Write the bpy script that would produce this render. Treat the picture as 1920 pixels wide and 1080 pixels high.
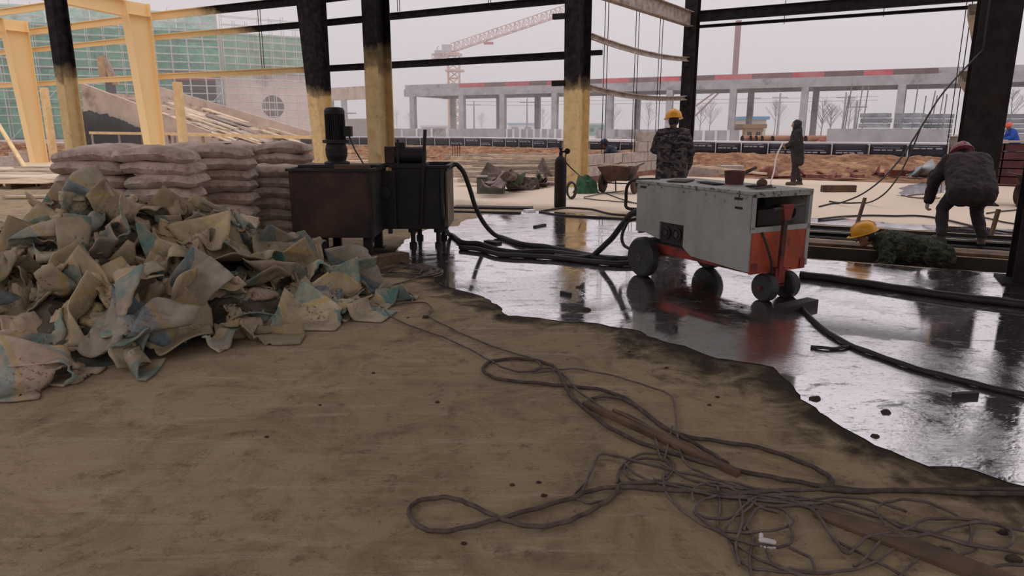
import bpy, bmesh, math, random
import numpy as np
from mathutils import Vector, Matrix, noise, geometry
R = math.radians
for o in list(bpy.data.objects): bpy.data.objects.remove(o)
SC = bpy.context.scene
COL = SC.collection
# ------------------------------------------------------------------ camera
F, PITCH, CH = 1300.0, R(13.0), 1.5
cam = bpy.data.cameras.new('camera'); cam.sensor_width = 36; cam.lens = F/1920*36
cam.clip_start = .05; cam.clip_end = 2000
co = bpy.data.objects.new('camera', cam); COL.objects.link(co)
co.location = (0, 0, CH); co.rotation_euler = (R(90)-PITCH, 0, 0)
SC.camera = co
# ------------------------------------------------------------------ overcast sky
W = bpy.data.worlds.new('overcast_sky'); SC.world = W; W.use_nodes = True
wn = W.node_tree.nodes; wl = W.node_tree.links
bg = wn['Background']
wtc = wn.new('ShaderNodeTexCoord'); wno = wn.new('ShaderNodeTexNoise'); wno.inputs['Scale'].default_value = 1.6
wno.inputs['Detail'].default_value = 4
wr = wn.new('ShaderNodeValToRGB'); wr.color_ramp.elements[0].position = .3; wr.color_ramp.elements[1].position = .7
wr.color_ramp.elements[0].color = (.655, .618, .642, 1); wr.color_ramp.elements[1].color = (.71, .668, .685, 1)
wl.new(wtc.outputs['Generated'], wno.inputs['Vector']); wl.new(wno.outputs['Fac'], wr.inputs['Fac'])
wl.new(wr.outputs['Color'], bg.inputs['Color'])
# standard overcast sky: brighter overhead than at the horizon
wsp = wn.new('ShaderNodeSeparateXYZ'); wl.new(wtc.outputs['Generated'], wsp.inputs[0])
wcl = wn.new('ShaderNodeMath'); wcl.operation = 'MAXIMUM'; wcl.inputs[1].default_value = 0; wl.new(wsp.outputs['Z'], wcl.inputs[0])
wma = wn.new('ShaderNodeMath'); wma.operation = 'MULTIPLY_ADD'; wma.inputs[1].default_value = 1.7; wma.inputs[2].default_value = .90; wl.new(wcl.outputs[0], wma.inputs[0])
wl.new(wma.outputs[0], bg.inputs['Strength'])
SC.cycles.volume_bounces = 3
vs = SC.view_settings
vs.view_transform = 'Standard'; vs.look = 'None'; vs.exposure = -0.27; vs.gamma = 1.0; vs.use_curve_mapping = False
# ------------------------------------------------------------------ pixels to places
FW = Vector((0, math.cos(PITCH), -math.sin(PITCH))); UP = Vector((0, math.sin(PITCH), math.cos(PITCH)))
def ray(px, py): return FW + Vector((1, 0, 0))*((px-960)/F) + UP*((540-py)/F)
def G(px, py, z=0.0):                     # where the sight line meets height z
    r = ray(px, py); t = (z-CH)/r.z
    return Vector((r.x*t, r.y*t, z))
def AT(px, py, d):                        # the point of the sight line d metres away
    r = ray(px, py); t = d/r.y
    return Vector((r.x*t, d, CH+r.z*t))
UA = Vector((.891, -.454, 0)); VA = Vector((.454, .891, 0))   # the hall's own axes
GR = math.atan2(UA.y, UA.x)
def UV(u, v, z=0): return UA*u+VA*v+Vector((0, 0, z))
# ------------------------------------------------------------------ mesh building
class MB:
    def __init__(s): s.v = []; s.f = []
    def add(s, vs_, fs):
        o = len(s.v); s.v += [Vector(a) for a in vs_]; s.f += [[i+o for i in f] for f in fs]; return s
    def box(s, c, d, M=None, tap=1.0):
        x, y, z = d[0]/2, d[1]/2, d[2]/2
        p = [Vector((sx*x*(tap if sz > 0 else 1), sy*y*(tap if sz > 0 else 1), sz*z)) for sz in (-1, 1) for sx, sy in ((-1, -1), (1, -1), (1, 1), (-1, 1))]
        if M: p = [M @ a for a in p]
        c = Vector(c)
        return s.add([a+c for a in p], [[3, 2, 1, 0], [4, 5, 6, 7], [0, 1, 5, 4], [1, 2, 6, 5], [2, 3, 7, 6], [3, 0, 4, 7]])
    def bar(s, a, b, w, h, up=(0, 0, 1)):
        a, b = Vector(a), Vector(b); d = (b-a); L = d.length; d = d/L; up = Vector(up)
        if abs(d.dot(up)) > .98: up = Vector((1, 0, 0))
        sd = d.cross(up).normalized(); u = sd.cross(d)
        M = Matrix((sd, d, u)).transposed()
        return s.box((a+b)/2, (w, L, h), M)
    def sweep(s, prof, pts, up=(0, 0, 1), closed=True, caps=True):
        pts = [Vector(p) for p in pts]; n = len(prof); vv = []; up = Vector(up)
        for i, p in enumerate(pts):
            d = (pts[min(i+1, len(pts)-1)]-pts[max(i-1, 0)]).normalized()
            sd = d.cross(up).normalized(); u = sd.cross(d)
            vv += [p+sd*a+u*b for a, b in prof]
        ff = []
        for i in range(len(pts)-1):
            for j in range(n if closed else n-1):
                k = (j+1) % n
                ff.append([i*n+j, i*n+k, (i+1)*n+k, (i+1)*n+j])
        if caps: ff += [list(range(n))[::-1], [(len(pts)-1)*n+j for j in range(n)]]
        return s.add(vv, ff)
    def tube(s, pts, r, n=8):
        pts = [Vector(p) for p in pts]; rr = r if isinstance(r, (list, tuple)) else [r]*len(pts)
        vv = []; prev = None
        for i, p in enumerate(pts):
            d = (pts[min(i+1, len(pts)-1)]-pts[max(i-1, 0)])
            d = d.normalized() if d.length > 1e-9 else Vector((0, 0, 1))
            if prev is None:
                a = Vector((0, 0, 1)) if abs(d.z) < .9 else Vector((1, 0, 0))
                prev = d.cross(a).normalized()
            else:
                q = prev-d*prev.dot(d); prev = q.normalized() if q.length > 1e-6 else prev
            e = d.cross(prev)
            vv += [p+(prev*math.cos(2*math.pi*k/n)+e*math.sin(2*math.pi*k/n))*rr[i] for k in range(n)]
        ff = [[i*n+j, i*n+(j+1) % n, (i+1)*n+(j+1) % n, (i+1)*n+j] for i in range(len(pts)-1) for j in range(n)]
        ff += [list(range(n))[::-1], [(len(pts)-1)*n+j for j in range(n)]]
        return s.add(vv, ff)
    def cap(s, a, b, ra, rb, n=10):           # a limb: tapered, round at both ends
        a, b = Vector(a), Vector(b); d = (b-a)
        if d.length < 1e-6: return s.ell(a, (ra, ra, ra))
        d.normalize(); P = []; rr = []
        for k in range(4):
            t = k/4*math.pi/2; P.append(a-d*ra*math.cos(t)); rr.append(max(ra*math.sin(t), .001))
        P.append(a); rr.append(ra); P.append(b); rr.append(rb)
        for k in range(3, -1, -1):
            t = k/4*math.pi/2; P.append(b+d*rb*math.cos(t)); rr.append(max(rb*math.sin(t), .001))
        return s.tube(P, rr, n)
    def chain(s, pts, rr, n=10):
        for i in range(len(pts)-1): s.cap(pts[i], pts[i+1], rr[i], rr[i+1], n)
        return s
    def ell(s, c, r, M=None, n=14, m=9):
        c = Vector(c); vv = []
        for i in range(1, m):
            t = math.pi*i/m
            for j in range(n):
                a = 2*math.pi*j/n
                p = Vector((r[0]*math.sin(t)*math.cos(a), r[1]*math.sin(t)*math.sin(a), r[2]*math.cos(t)))
                vv.append((M @ p if M else p)+c)
        for sg in (1, -1):
            p = Vector((0, 0, r[2]*sg)); vv.append((M @ p if M else p)+c)
        T, B = len(vv)-2, len(vv)-1
        ff = [[i*n+j, (i+1)*n+j, (i+1)*n+(j+1) % n, i*n+(j+1) % n] for i in range(m-2) for j in range(n)]
        ff += [[T, j, (j+1) % n] for j in range(n)]
        ff += [[B, (m-2)*n+(j+1) % n, (m-2)*n+j] for j in range(n)]
        return s.add(vv, ff)
    def lathe(s, prof, c=(0, 0, 0), n=18, M=None):
        c = Vector(c); vv = []
        for r, z in prof:
            for k in range(n):
                p = Vector((r*math.cos(2*math.pi*k/n), r*math.sin(2*math.pi*k/n), z))
                vv.append((M @ p if M else p)+c)
        ff = [[i*n+j, i*n+(j+1) % n, (i+1)*n+(j+1) % n, (i+1)*n+j] for i in range(len(prof)-1) for j in range(n)]
        ff += [list(range(n))[::-1], [(len(prof)-1)*n+j for j in range(n)]]
        return s.add(vv, ff)
    def prism(s, poly, z0, z1):
        n = len(poly)
        return s.add([(p[0], p[1], z0) for p in poly]+[(p[0], p[1], z1) for p in poly],
                     [list(range(n))[::-1], list(range(n, 2*n))]+[[i, (i+1) % n, n+(i+1) % n, n+i] for i in range(n)])
    def mesh(s, name, mat, inv=None, smooth=False):
        me = bpy.data.meshes.new(name)
        vv = [inv @ v for v in s.v] if inv else s.v
        me.from_pydata([tuple(v) for v in vv], [], s.f); me.update()
        for m in (mat if isinstance(mat, (list, tuple)) else [mat]): me.materials.append(m)
        if smooth: me.polygons.foreach_set('use_smooth', [True]*len(me.polygons))
        return me
    def build(s, name, mat, parent=None, smooth=False, bevel=0, world=True, loc=None):
        inv = None
        if parent is not None and world:
            Mx = Matrix(); q = parent
            while q: Mx = q.matrix_basis @ Mx; q = q.parent
            inv = Mx.inverted()
        if parent is None and loc is not None: inv = Matrix.Translation(-Vector(loc))
        o = bpy.data.objects.new(name, s.mesh(name, mat, inv, smooth)); COL.objects.link(o)
        if parent is not None: o.parent = parent
        elif loc is not None: o.location = loc
        if bevel:
            b = o.modifiers.new('bevel', 'BEVEL'); b.width = bevel; b.segments = 2; b.limit_method = 'ANGLE'
        return o
def tag(o, label=None, cat=None, group=None, kind=None):
    if label: o['label'] = label
    if cat: o['category'] = cat
    if group: o['group'] = group
    if kind: o['kind'] = kind
    return o
def thing(name, label, cat, loc=(0, 0, 0), rz=0, group=None):
    o = bpy.data.objects.new(name, None); COL.objects.link(o)
    o.empty_display_size = .1; o.location = loc; o.rotation_euler = (0, 0, rz)
    return tag(o, label, cat, group)
def part(o, label): o['label'] = label; return o
def copy_tree(o, parent=None):
    c = o.copy(); COL.objects.link(c); c.parent = parent
    for ch in list(o.children): copy_tree(ch, c)
    return c
def spline(P, k=6):
    P = [Vector(p) for p in P]; out = []
    for i in range(len(P)-1):
        a, b, c, d = P[max(i-1, 0)], P[i], P[i+1], P[min(i+2, len(P)-1)]
        for j in range(k):
            t = j/k
            out.append(.5*((2*b)+(c-a)*t+(2*a-5*b+4*c-d)*t*t+(3*b-a-3*c+d)*t*t*t))
    out.append(P[-1]); return out
def ordi(n):
    L = ['first', 'second', 'third', 'fourth', 'fifth', 'sixth', 'seventh', 'eighth', 'ninth', 'tenth', 'eleventh', 'twelfth', 'thirteenth', 'fourteenth', 'fifteenth', 'sixteenth', 'seventeenth', 'eighteenth', 'nineteenth', 'twentieth']
    if n < 20: return L[n]
    q, r = divmod(n+1, 10); T = ['', '', 'twent', 'thirt', 'fort', 'fift', 'sixt', 'sevent', 'eight', 'ninet'][q]
    return T+'ieth' if r == 0 else T+'y-'+L[r-1]
# ------------------------------------------------------------------ materials
def srgb(r, g, b):
    f = lambda c: (c/12.92 if c <= .04045 else ((c+.055)/1.055)**2.4)
    return (f(r/255), f(g/255), f(b/255))
class NT:
    def __init__(s, name):
        s.m = bpy.data.materials.new(name); s.m.use_nodes = True
        s.t = s.m.node_tree; s.p = s.t.nodes['Principled BSDF']; s.out = s.t.nodes['Material Output']
    def n(s, typ, **kw):
        x = s.t.nodes.new('ShaderNode'+typ)
        for k, v in kw.items():
            if k.startswith('_'): setattr(x, k[1:], v)
            else: x.inputs[k.replace('9', ' ')].default_value = v
        return x
    def l(s, a, b): s.t.links.new(a, b)
    def noise(s, vec, sc, det=5, rough=.6, dist=0):
        x = s.n('TexNoise', Scale=sc, Detail=det, Roughness=rough, Distortion=dist); s.l(vec, x.inputs['Vector']); return x.outputs['Fac']
    def ramp(s, fac, stops, interp='LINEAR'):
        x = s.n('ValToRGB'); x.color_ramp.interpolation = interp
        e = x.color_ramp.elements
        while len(e) < len(stops): e.new(.5)
        for i, (p, c) in enumerate(stops):
            e[i].position = p; e[i].color = (c, c, c, 1) if not isinstance(c, (tuple, list)) else (*c, 1)
        s.l(fac, x.inputs['Fac']); return x.outputs['Color']
    def mix(s, fac, a, b, mode='MIX'):
        x = s.n('Mix', _data_type='RGBA', _blend_type=mode)
        for i, val in ((0, fac), (6, a), (7, b)):
            if hasattr(val, 'is_linked'): s.l(val, x.inputs[i])
            elif isinstance(val, (tuple, list)): x.inputs[i].default_value = (*val, 1)
            else: x.inputs[i].default_value = val
        return x.outputs[2]
    def math(s, op, a, b=0.0, c=None):
        x = s.n('Math', _operation=op)
        for i, val in enumerate([a, b]+([c] if c is not None else [])):
            if hasattr(val, 'is_linked'): s.l(val, x.inputs[i])
            else: x.inputs[i].default_value = val
        return x.outputs[0]
    def bump(s, h, st=.3, dist=.02):
        x = s.n('Bump', Strength=st, Distance=dist); s.l(h, x.inputs['Height']); s.l(x.outputs['Normal'], s.p.inputs['Normal'])
def M(name, c1, c2=None, sc=6, rough=.8, bump=.25, metal=0, rnd=.18, lo=.35, hi=.65, c3=None, sc3=1.5, lo3=.55, hi3=.7, bsc=None, bd=.01, spec=.4, vec='Object', stretch=None):
    t = NT(name); tc = t.n('TexCoord'); v = tc.outputs[vec]
    if stretch:
        mp = t.n('Mapping'); mp.inputs['Scale'].default_value = stretch; t.l(v, mp.inputs['Vector']); v = mp.outputs['Vector']
    oi = t.n('ObjectInfo')
    add = t.n('VectorMath', _operation='ADD'); t.l(v, add.inputs[0])
    cm = t.n('CombineXYZ'); rr = t.math('MULTIPLY', oi.outputs['Random'], 37.0)
    t.l(rr, cm.inputs[0]); t.l(rr, cm.inputs[1]); t.l(cm.outputs[0], add.inputs[1]); v = add.outputs[0]
    c2 = c2 or tuple(a*.7 for a in c1)
    col = t.mix(t.ramp(t.noise(v, sc), [(lo, 0), (hi, 1)]), c1, c2)
    if c3: col = t.mix(t.ramp(t.noise(v, sc3, 6, .65), [(lo3, 0), (hi3, 1)]), col, c3)
    if rnd:
        br = t.math('MULTIPLY_ADD', oi.outputs['Random'], 2*rnd, 1-rnd)
        hv = t.n('HueSaturation'); t.l(br, hv.inputs['Value']); t.l(col, hv.inputs['Color']); col = hv.outputs['Color']
    t.l(col, t.p.inputs['Base Color']); t.p.inputs['Roughness'].default_value = rough; t.p.inputs['Metallic'].default_value = metal
    t.p.inputs['Specular IOR Level'].default_value = spec
    if bump: t.bump(t.noise(v, bsc or sc*4, 6), bump, bd)
    return t.m
def steel_mat(name, base):
    t = NT(name); g = t.n('NewGeometry'); P = g.outputs['Position']
    sp = t.n('SeparateXYZ'); t.l(P, sp.inputs[0])
    n1 = t.noise(P, 1.8, 6, .65); n2 = t.noise(P, 7, 5)
    paint = t.mix(t.ramp(n2, [(.35, 0), (.75, 1)]), base, tuple(a*.72 for a in base))
    paint = t.mix(t.ramp(t.noise(P, 3.1, 8, .7), [(.56, 0), (.72, .75)]), paint, srgb(140, 112, 78))
    left_pale = t.n('MapRange'); left_pale.inputs['From Min'].default_value = -9.0; left_pale.inputs['From Max'].default_value = -12.5
    t.l(sp.outputs['X'], left_pale.inputs['Value']); paint = t.mix(left_pale.outputs[0], paint, srgb(246, 216, 164))  # paint mixed paler toward the left end of the hall
    zz = t.math('ADD', sp.outputs['Z'], t.math('MULTIPLY', t.math('SUBTRACT', n1, .5), .9))
    fz = t.ramp(t.math('DIVIDE', zz, 6.0), [(2.42/6, 0), (2.5/6, .55), (2.75/6, 1)])
    du = t.n('VectorMath', _operation='DOT_PRODUCT'); t.l(P, du.inputs[0]); du.inputs[1].default_value = tuple(UA)
    lim = t.math('MULTIPLY_ADD', t.math('MAXIMUM', t.math('SUBTRACT', sp.outputs['Z'], 3.5), 0.0), 2.2, 16.9)   # the higher, the further the smoke spread
    xx = t.math('ADD', t.math('ADD', du.outputs['Value'], lim), t.math('MULTIPLY', t.math('SUBTRACT', n1, .5), 1.6))
    mr = t.n('MapRange'); mr.inputs['From Min'].default_value = -.5; mr.inputs['From Max'].default_value = .6
    t.l(xx, mr.inputs['Value'])
    f = t.math('MULTIPLY', fz, mr.outputs[0])
    soot = t.mix(t.ramp(n2, [(.4, 0), (.7, 1)]), (.010, .008, .010), (.030, .024, .026))
    t.l(t.mix(f, paint, soot), t.p.inputs['Base Color'])
    t.p.inputs['Roughness'].default_value = .7; t.p.inputs['Specular IOR Level'].default_value = .1
    t.bump(n2, .12, .004); return t.m
mSTEEL = steel_mat('sooty_cream_steel', srgb(214, 186, 138))
mCREAM = M('cream_painted_steel', srgb(246, 218, 168), srgb(226, 192, 140), 3, .55, .06, rnd=.06)
mPALE = M('pale_channel_steel', srgb(176, 164, 150), srgb(128, 116, 106), 5, .6, .06, c3=srgb(96, 80, 70))
mDARKST = M('blackened_steel', (.012, .010, .011), (.026, .021, .022), 5, .75, .15, spec=.1, c3=srgb(58, 36, 30), lo3=.6, hi3=.8)
mRUST = M('rusty_steel_plate', srgb(92, 62, 52), srgb(58, 42, 38), 2.2, .72, .3, c3=srgb(36, 28, 28), sc3=1.4, lo3=.42, hi3=.68, bd=.006)
mTANKD = M('dirty_black_plate', srgb(44, 36, 36), srgb(26, 22, 24), 3, .65, .3, bd=.006)
mBLACK = M('black_rubber', (.014, .013, .014), (.03, .028, .028), 9, .55, .15)
mCABLE = M('grey_brown_cable', srgb(104, 88, 82), srgb(70, 58, 55), 12, .6, .1)
mDUSTY = M('dust_covered_cable', srgb(92, 77, 68), srgb(56, 46, 42), 14, .75, .1)
mHOSE = M('dusty_black_hose', srgb(46, 39, 38), srgb(26, 22, 23), 8, .55, .15)
mCONC = M('grey_concrete', srgb(184, 180, 182), srgb(162, 157, 159), 1.2, .85, .3, c3=srgb(120, 112, 110), sc3=.5, rnd=.06)
mCONCW = M('warm_concrete', srgb(212, 190, 172), srgb(186, 164, 146), .9, .85, .3, c3=srgb(128, 104, 88), sc3=.45, rnd=.06)
mBLOCK = M('aerated_block', srgb(190, 178, 170), srgb(166, 152, 144), 6, .9, .35, rnd=.12)
mWOOD = M('weathered_timber', srgb(190, 174, 156), srgb(140, 122, 108), 3, .8, .25, rnd=.3, stretch=(1, 1, 9), sc3=2, c3=srgb(92, 74, 62))
mWOODL = M('pale_timber', srgb(222, 200, 172), srgb(182, 156, 128), 3, .8, .2, rnd=.2)
mWOODD = M('dirty_timber', srgb(112, 86, 64), srgb(66, 50, 40), 4, .8, .3, rnd=.2)
mBRICK = M('red_rubble', srgb(166, 112, 100), srgb(116, 76, 72), 5, .85, .3, rnd=.3)
mUNSEENROOF = M('unseen_corrugated_roof', (.16, .15, .15), (.12, .11, .11), 1, .7, .1)
mMUD = M('wet_mud', (.035, .027, .022), (.016, .013, .012), 3, .5, .5)
# concrete floor -------------------------------------------------
def floor_mat(name, damp):
    t = NT(name); g = t.n('NewGeometry'); P = g.outputs['Position']
    a = t.ramp(t.noise(P, .55, 7, .62, .6), [(.32, 0), (.68, 1)])
    base = t.mix(a, srgb(164, 143, 114), srgb(142, 125, 100))
    base = t.mix(t.ramp(t.noise(P, 1.9, 9, .74, 1.2), [(.46, 0), (.66, .85)]), base, srgb(112, 94, 72))
    mp = t.n('Mapping'); mp.inputs['Rotation'].default_value = (0, 0, R(28)); mp.inputs['Scale'].default_value = (1, 9, 1); t.l(P, mp.inputs['Vector'])
    base = t.mix(t.ramp(t.noise(mp.outputs[0], 1.3, 9, .78), [(.52, 0), (.68, .7)]), base, srgb(178, 162, 138))
    mp2 = t.n('Mapping'); mp2.inputs['Rotation'].default_value = (0, 0, R(-52)); mp2.inputs['Scale'].default_value = (1, 14, 1); t.l(P, mp2.inputs['Vector'])
    base = t.mix(t.ramp(t.noise(mp2.outputs[0], 2.3, 8, .75), [(.56, 0), (.7, .5)]), base, srgb(98, 80, 62))
    base = t.mix(t.ramp(t.noise(P, 7, 9, .8), [(.54, 0), (.66, .75)]), base, srgb(86, 69, 53))
    base = t.mix(t.ramp(t.noise(P, 26, 6, .8), [(.60, 0), (.68, .85)]), base, srgb(58, 45, 36))
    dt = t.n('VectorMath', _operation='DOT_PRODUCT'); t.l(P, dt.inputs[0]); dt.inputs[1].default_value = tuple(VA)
    outer_light = t.ramp(t.math('ADD', t.math('DIVIDE', dt.outputs['Value'], 30.0), t.math('MULTIPLY', t.math('SUBTRACT', t.noise(P, .8, 7, .7), .5), .09)), [(.385, 0), (.43, .85)])
    base = t.mix(outer_light, base, srgb(224, 206, 186))     # open-sky brightness of the outer floor, put into its colour
    if damp: base = t.mix(.72, base, (.03, .022, .018))
    t.l(base, t.p.inputs['Base Color']); t.p.inputs['Roughness'].default_value = .5 if damp else .88
    t.p.inputs['Specular IOR Level'].default_value = .4 if damp else .2
    h = t.math('ADD', t.noise(P, 12, 8, .7), t.math('MULTIPLY', t.noise(P, 60, 4, .7), .5))
    t.bump(h, .7, .016); return t.m
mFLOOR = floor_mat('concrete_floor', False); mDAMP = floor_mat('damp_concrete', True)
def puddle_mat():
    t = NT('puddle_water'); g = t.n('NewGeometry'); P = g.outputs['Position']
    silt = t.mix(t.ramp(t.noise(P, 1.4, 6, .65), [(.35, 0), (.65, 1)]), (.055, .044, .038), (.11, .088, .075))
    t.l(silt, t.p.inputs['Base Color']); t.p.inputs['Roughness'].default_value = .35
    gl = t.n('BsdfGlossy', Roughness=.012); gl.inputs['Color'].default_value = (.96, .94, .97, 1)
    mp = t.n('Mapping'); mp.inputs['Scale'].default_value = (1, 2.2, 1); t.l(P, mp.inputs['Vector'])
    rough = t.ramp(t.noise(P, .7, 6, .7, .8), [(.48, .06), (.64, 1)])
    h = t.math('MULTIPLY', t.noise(mp.outputs[0], 20, 6, .7), rough)
    b = t.n('Bump', Strength=.11, Distance=.02); t.l(h, b.inputs['Height'])
    t.l(b.outputs['Normal'], gl.inputs['Normal']); t.l(b.outputs['Normal'], t.p.inputs['Normal'])
    fr = t.n('Fresnel', IOR=1.6); t.l(b.outputs['Normal'], fr.inputs['Normal'])
    film = t.math('MULTIPLY', t.ramp(t.noise(mp.outputs[0], 3.1, 10, .8, .4), [(.37, .05), (.45, 1)]), t.ramp(t.noise(mp.outputs[0], 21, 6, .75), [(.34, .2), (.44, 1)]))
    fac = t.math('MULTIPLY', t.math('MINIMUM', t.math('MULTIPLY_ADD', fr.outputs[0], .9, .58), .95), film)
    mx = t.n('MixShader'); t.l(fac, mx.inputs[0]); t.l(t.p.outputs[0], mx.inputs[1]); t.l(gl.outputs[0], mx.inputs[2])
    t.l(mx.outputs[0], t.out.inputs['Surface']); return t.m
mPUD = puddle_mat()
# ------------------------------------------------------------------ unseen roof over the hall, its extent cut to set the light below
ROOF_V = 10.2
def strip(name, u0, u1, v0, v1, z, mat, n=1):
    m = MB()
    m.add([UV(u0, v0, z), UV(u1, v0, z), UV(u1, v1, z), UV(u0, v1, z)], [[0, 1, 2, 3]])
    return m
mb = MB(); k = 0
us = np.arange(-8.5, 12, .5); prof = []
for i, u in enumerate(us): prof.append((u, 6.55+(.05 if i % 2 else 0)))
vv = []
for v in (-2.0, ROOF_V):
    vv += [UV(u, v, z+.02*(ROOF_V-v)) for u, z in prof]
nn = len(prof)
mb.add(vv, [[i, i+1, nn+i+1, nn+i] for i in range(nn-1)])
tag(mb.build('unseen_roof', mUNSEENROOF), 'dark corrugated metal roof over the hall, unseen and cut to set its shade', kind='structure')
# ------------------------------------------------------------------ floor slab with its two trenches
UB = [-46, -1.5, 9, 46]; VB = [-18, 8.77, 9.70, 10.45, 11.9, 18.6]
T1, T2 = (8.77, 9.70, -.95), (10.45, 11.9, -.32)
mb = MB()
for i in range(3):
    for j in range(5):
        if i == 1 and j in (1, 3): continue
        mb.add([UV(UB[i], VB[j]), UV(UB[i+1], VB[j]), UV(UB[i+1], VB[j+1]), UV(UB[i], VB[j+1])], [[0, 1, 2, 3]])
mb.add([UV(-6.5, 18.6), UV(46, 18.6), UV(46, 22.3), UV(-6.5, 22.3)], [[0, 1, 2, 3]])
for a, b, c, d in ((-46, 46, -18, -18), (-46, -6.5, 18.6, 18.6), (-6.5, 46, 22.3, 22.3)):
    mb.add([UV(a, c), UV(b, c), UV(b, c, -.25), UV(a, c, -.25)], [[0, 1, 2, 3]])
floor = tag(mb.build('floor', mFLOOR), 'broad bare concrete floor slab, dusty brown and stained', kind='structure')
for nm, (v0, v1, zb), lab in (('trench', T1, 'deep muddy trench cut into the floor slab'), ('trench_shallow', T2, 'shallow dark trench behind the concrete ledge')):
    mb = MB(); u0, u1 = -1.5, 9
    c = [UV(u0, v0, 0), UV(u1, v0, 0), UV(u1, v1, 0), UV(u0, v1, 0)]; d = [p+Vector((0, 0, zb)) for p in c]
    mb.add(c+d, [[4, 5, 6, 7], [0, 4, 5, 1], [1, 5, 6, 2], [2, 6, 7, 3], [3, 7, 4, 0]])
    mb.build('trench_lining', mMUD, floor, world=False)
# ------------------------------------------------------------------ ground outside: flat dirt, a bank, then higher ground
LA = [(-60, 47), (-21, 38), (-12, 36.5), (-2.5, 33), (5.7, 22.6), (13, 21.0), (30, 17.5), (60, 8)]
LB = [(-60, 60), (-21, 50), (-12, 49), (-2.1, 45), (6, 36.5), (11, 31.5), (17, 28), (30, 22), (60, 10)]
def lerp_line(L, x):
    for a, b in zip(L, L[1:]):
        if x <= b[0]: t = (x-a[0])/(b[0]-a[0]); return a[1]+(b[1]-a[1])*t
    return L[-1][1]
def terr(x, y):
    a, b = lerp_line(LA, x), lerp_line(LB, x)
    t = (y-a)/(b-a)
    if t < 0: return -.06
    if t > 1: return .34
    s = min(t*1.7, 1.0); s = s*s*(3-2*s)
    n = noise.fractal(Vector((x*1.1, y*1.1, 0)), 1, 2, 5)*.22*min(t*6, 1)*min((1-t)*5, 1)
    return -.06+s*.42+n
xs = np.concatenate([np.arange(-60, -26, 2.5), np.arange(-26, 30, .28), np.arange(30, 61, 2.5)])
mb = MB(); nx = len(xs); ts = np.concatenate([[-.9], np.linspace(0, 1, 34), [1.02]])
vv = []
for t in ts:
    for x in xs:
        a, b = lerp_line(LA, x), lerp_line(LB, x); y = a+(b-a)*t
        if t < 0: y = min(y, a-8)
        vv.append((x, y, terr(x, y)))
mb.add(vv, [[j*nx+i, j*nx+i+1, (j+1)*nx+i+1, (j+1)*nx+i] for j in range(len(ts)-1) for i in range(nx-1)])
mDIRT = M('orange_dirt', srgb(166, 118, 84), srgb(104, 72, 54), 3.5, .95, 1.0, c3=srgb(200, 158, 116), sc3=1.6, lo3=.52, hi3=.68, rnd=0, bd=.08)
tag(mb.build('ground', mDIRT, smooth=True), 'orange brown earth bank beyond the floor slab', kind='structure')
mb = MB(); vv = [(x, lerp_line(LB, x)+.2, .33) for x in xs]+[(x*14, 900, .33) for x in xs]
mb.add(vv, [[i, i+1, nx+i+1, nx+i] for i in range(nx-1)])
mFAR = M('far_grey_ground', srgb(196, 190, 188), srgb(160, 150, 144), .12, .95, .2, c3=srgb(150, 126, 104), sc3=.05, rnd=0)
tag(mb.build('ground_beyond', mFAR), 'pale grey building ground stretching to the horizon', kind='structure')
mb = MB(); mb.box((0, 20, -.3), (240, 130, .02))
tag(mb.build('ground_below', mDIRT), 'brown earth under and around the slab', kind='structure')
# ------------------------------------------------------------------ puddles
def jag(poly, amp, seed, step=.06):
    out = []; rnd = random.Random(seed); n = len(poly)
    for i in range(n):
        a, b = poly[i], poly[(i+1) % n]; L = (b-a).length; k = max(1, int(L/step))
        nrm = Vector((-(b-a).y, (b-a).x, 0)).normalized()
        for j in range(k):
            p = a+(b-a)*(j/k)
            w = noise.fractal(Vector((p.x*1.6, p.y*1.6, seed)), .8, 2.1, 6)
            out.append(p+nrm*w*amp)
    return out
def flat(name, poly, z, mat):
    tri = geometry.tessellate_polygon([poly])
    m = MB(); m.add([(p.x, p.y, z) for p in poly], [list(t) for t in tri])
    for f in m.f:
        a, b, c = (m.v[i] for i in f)
        if (b-a).cross(c-a).z < 0: f.reverse()
    return m.build(name, mat)
EDGE = [(742, 470), (750, 492), (800, 512), (850, 545), (925, 562), (955, 592), (1040, 600), (1120, 605), (1190, 618), (1240, 640), (1330, 668), (1440, 690), (1500, 735), (1560, 792), (1640, 838), (1740, 868), (1830, 885), (1960, 925)]
TOPE = [(1000, 396), (930, 398), (880, 412), (856, 425), (790, 432)]
near = [G(*p) for p in EDGE]
right = [UV(5.2, 4.6), UV(8.6, 8.70), UV(-1.45, 8.70), UV(-1.6, 9.7), UV(-1.7, 12.1)]
top = [G(1205, 420), G(1120, 404)]+[G(*p) for p in TOPE]
pud = near+right+top
tag(flat('puddle', jag(pud, .10, 3), .006, mPUD), 'large shallow puddle on the floor around the white machine mirroring the sky', 'puddle', kind='stuff')
def damp_mat():
    t = NT('damp_margin'); g = t.n('NewGeometry'); P = g.outputs['Position']
    at = t.n('Attribute'); at.attribute_name = 'wet'
    t.p.inputs['Base Color'].default_value = (.040, .030, .023, 1); t.p.inputs['Roughness'].default_value = .8
    t.p.inputs['Specular IOR Level'].default_value = .08
    h = t.math('ADD', t.noise(P, 12, 8, .7), t.math('MULTIPLY', t.noise(P, 60, 4, .7), .5)); t.bump(h, .4, .012)
    n = t.math('MULTIPLY', t.math('SUBTRACT', t.noise(P, 3.2, 8, .72, .8), .5), 1.7)
    a = t.ramp(t.math('ADD', at.outputs['Fac'], n), [(.30, 0), (.75, .9)])
    t.l(a, t.p.inputs['Alpha']); return t.m
DW = [.18, .2, .22, .25, .28, .25, .2, .2, .28, .5, .62, .6, .42, .25, .25, .3, .4, .5]
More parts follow.
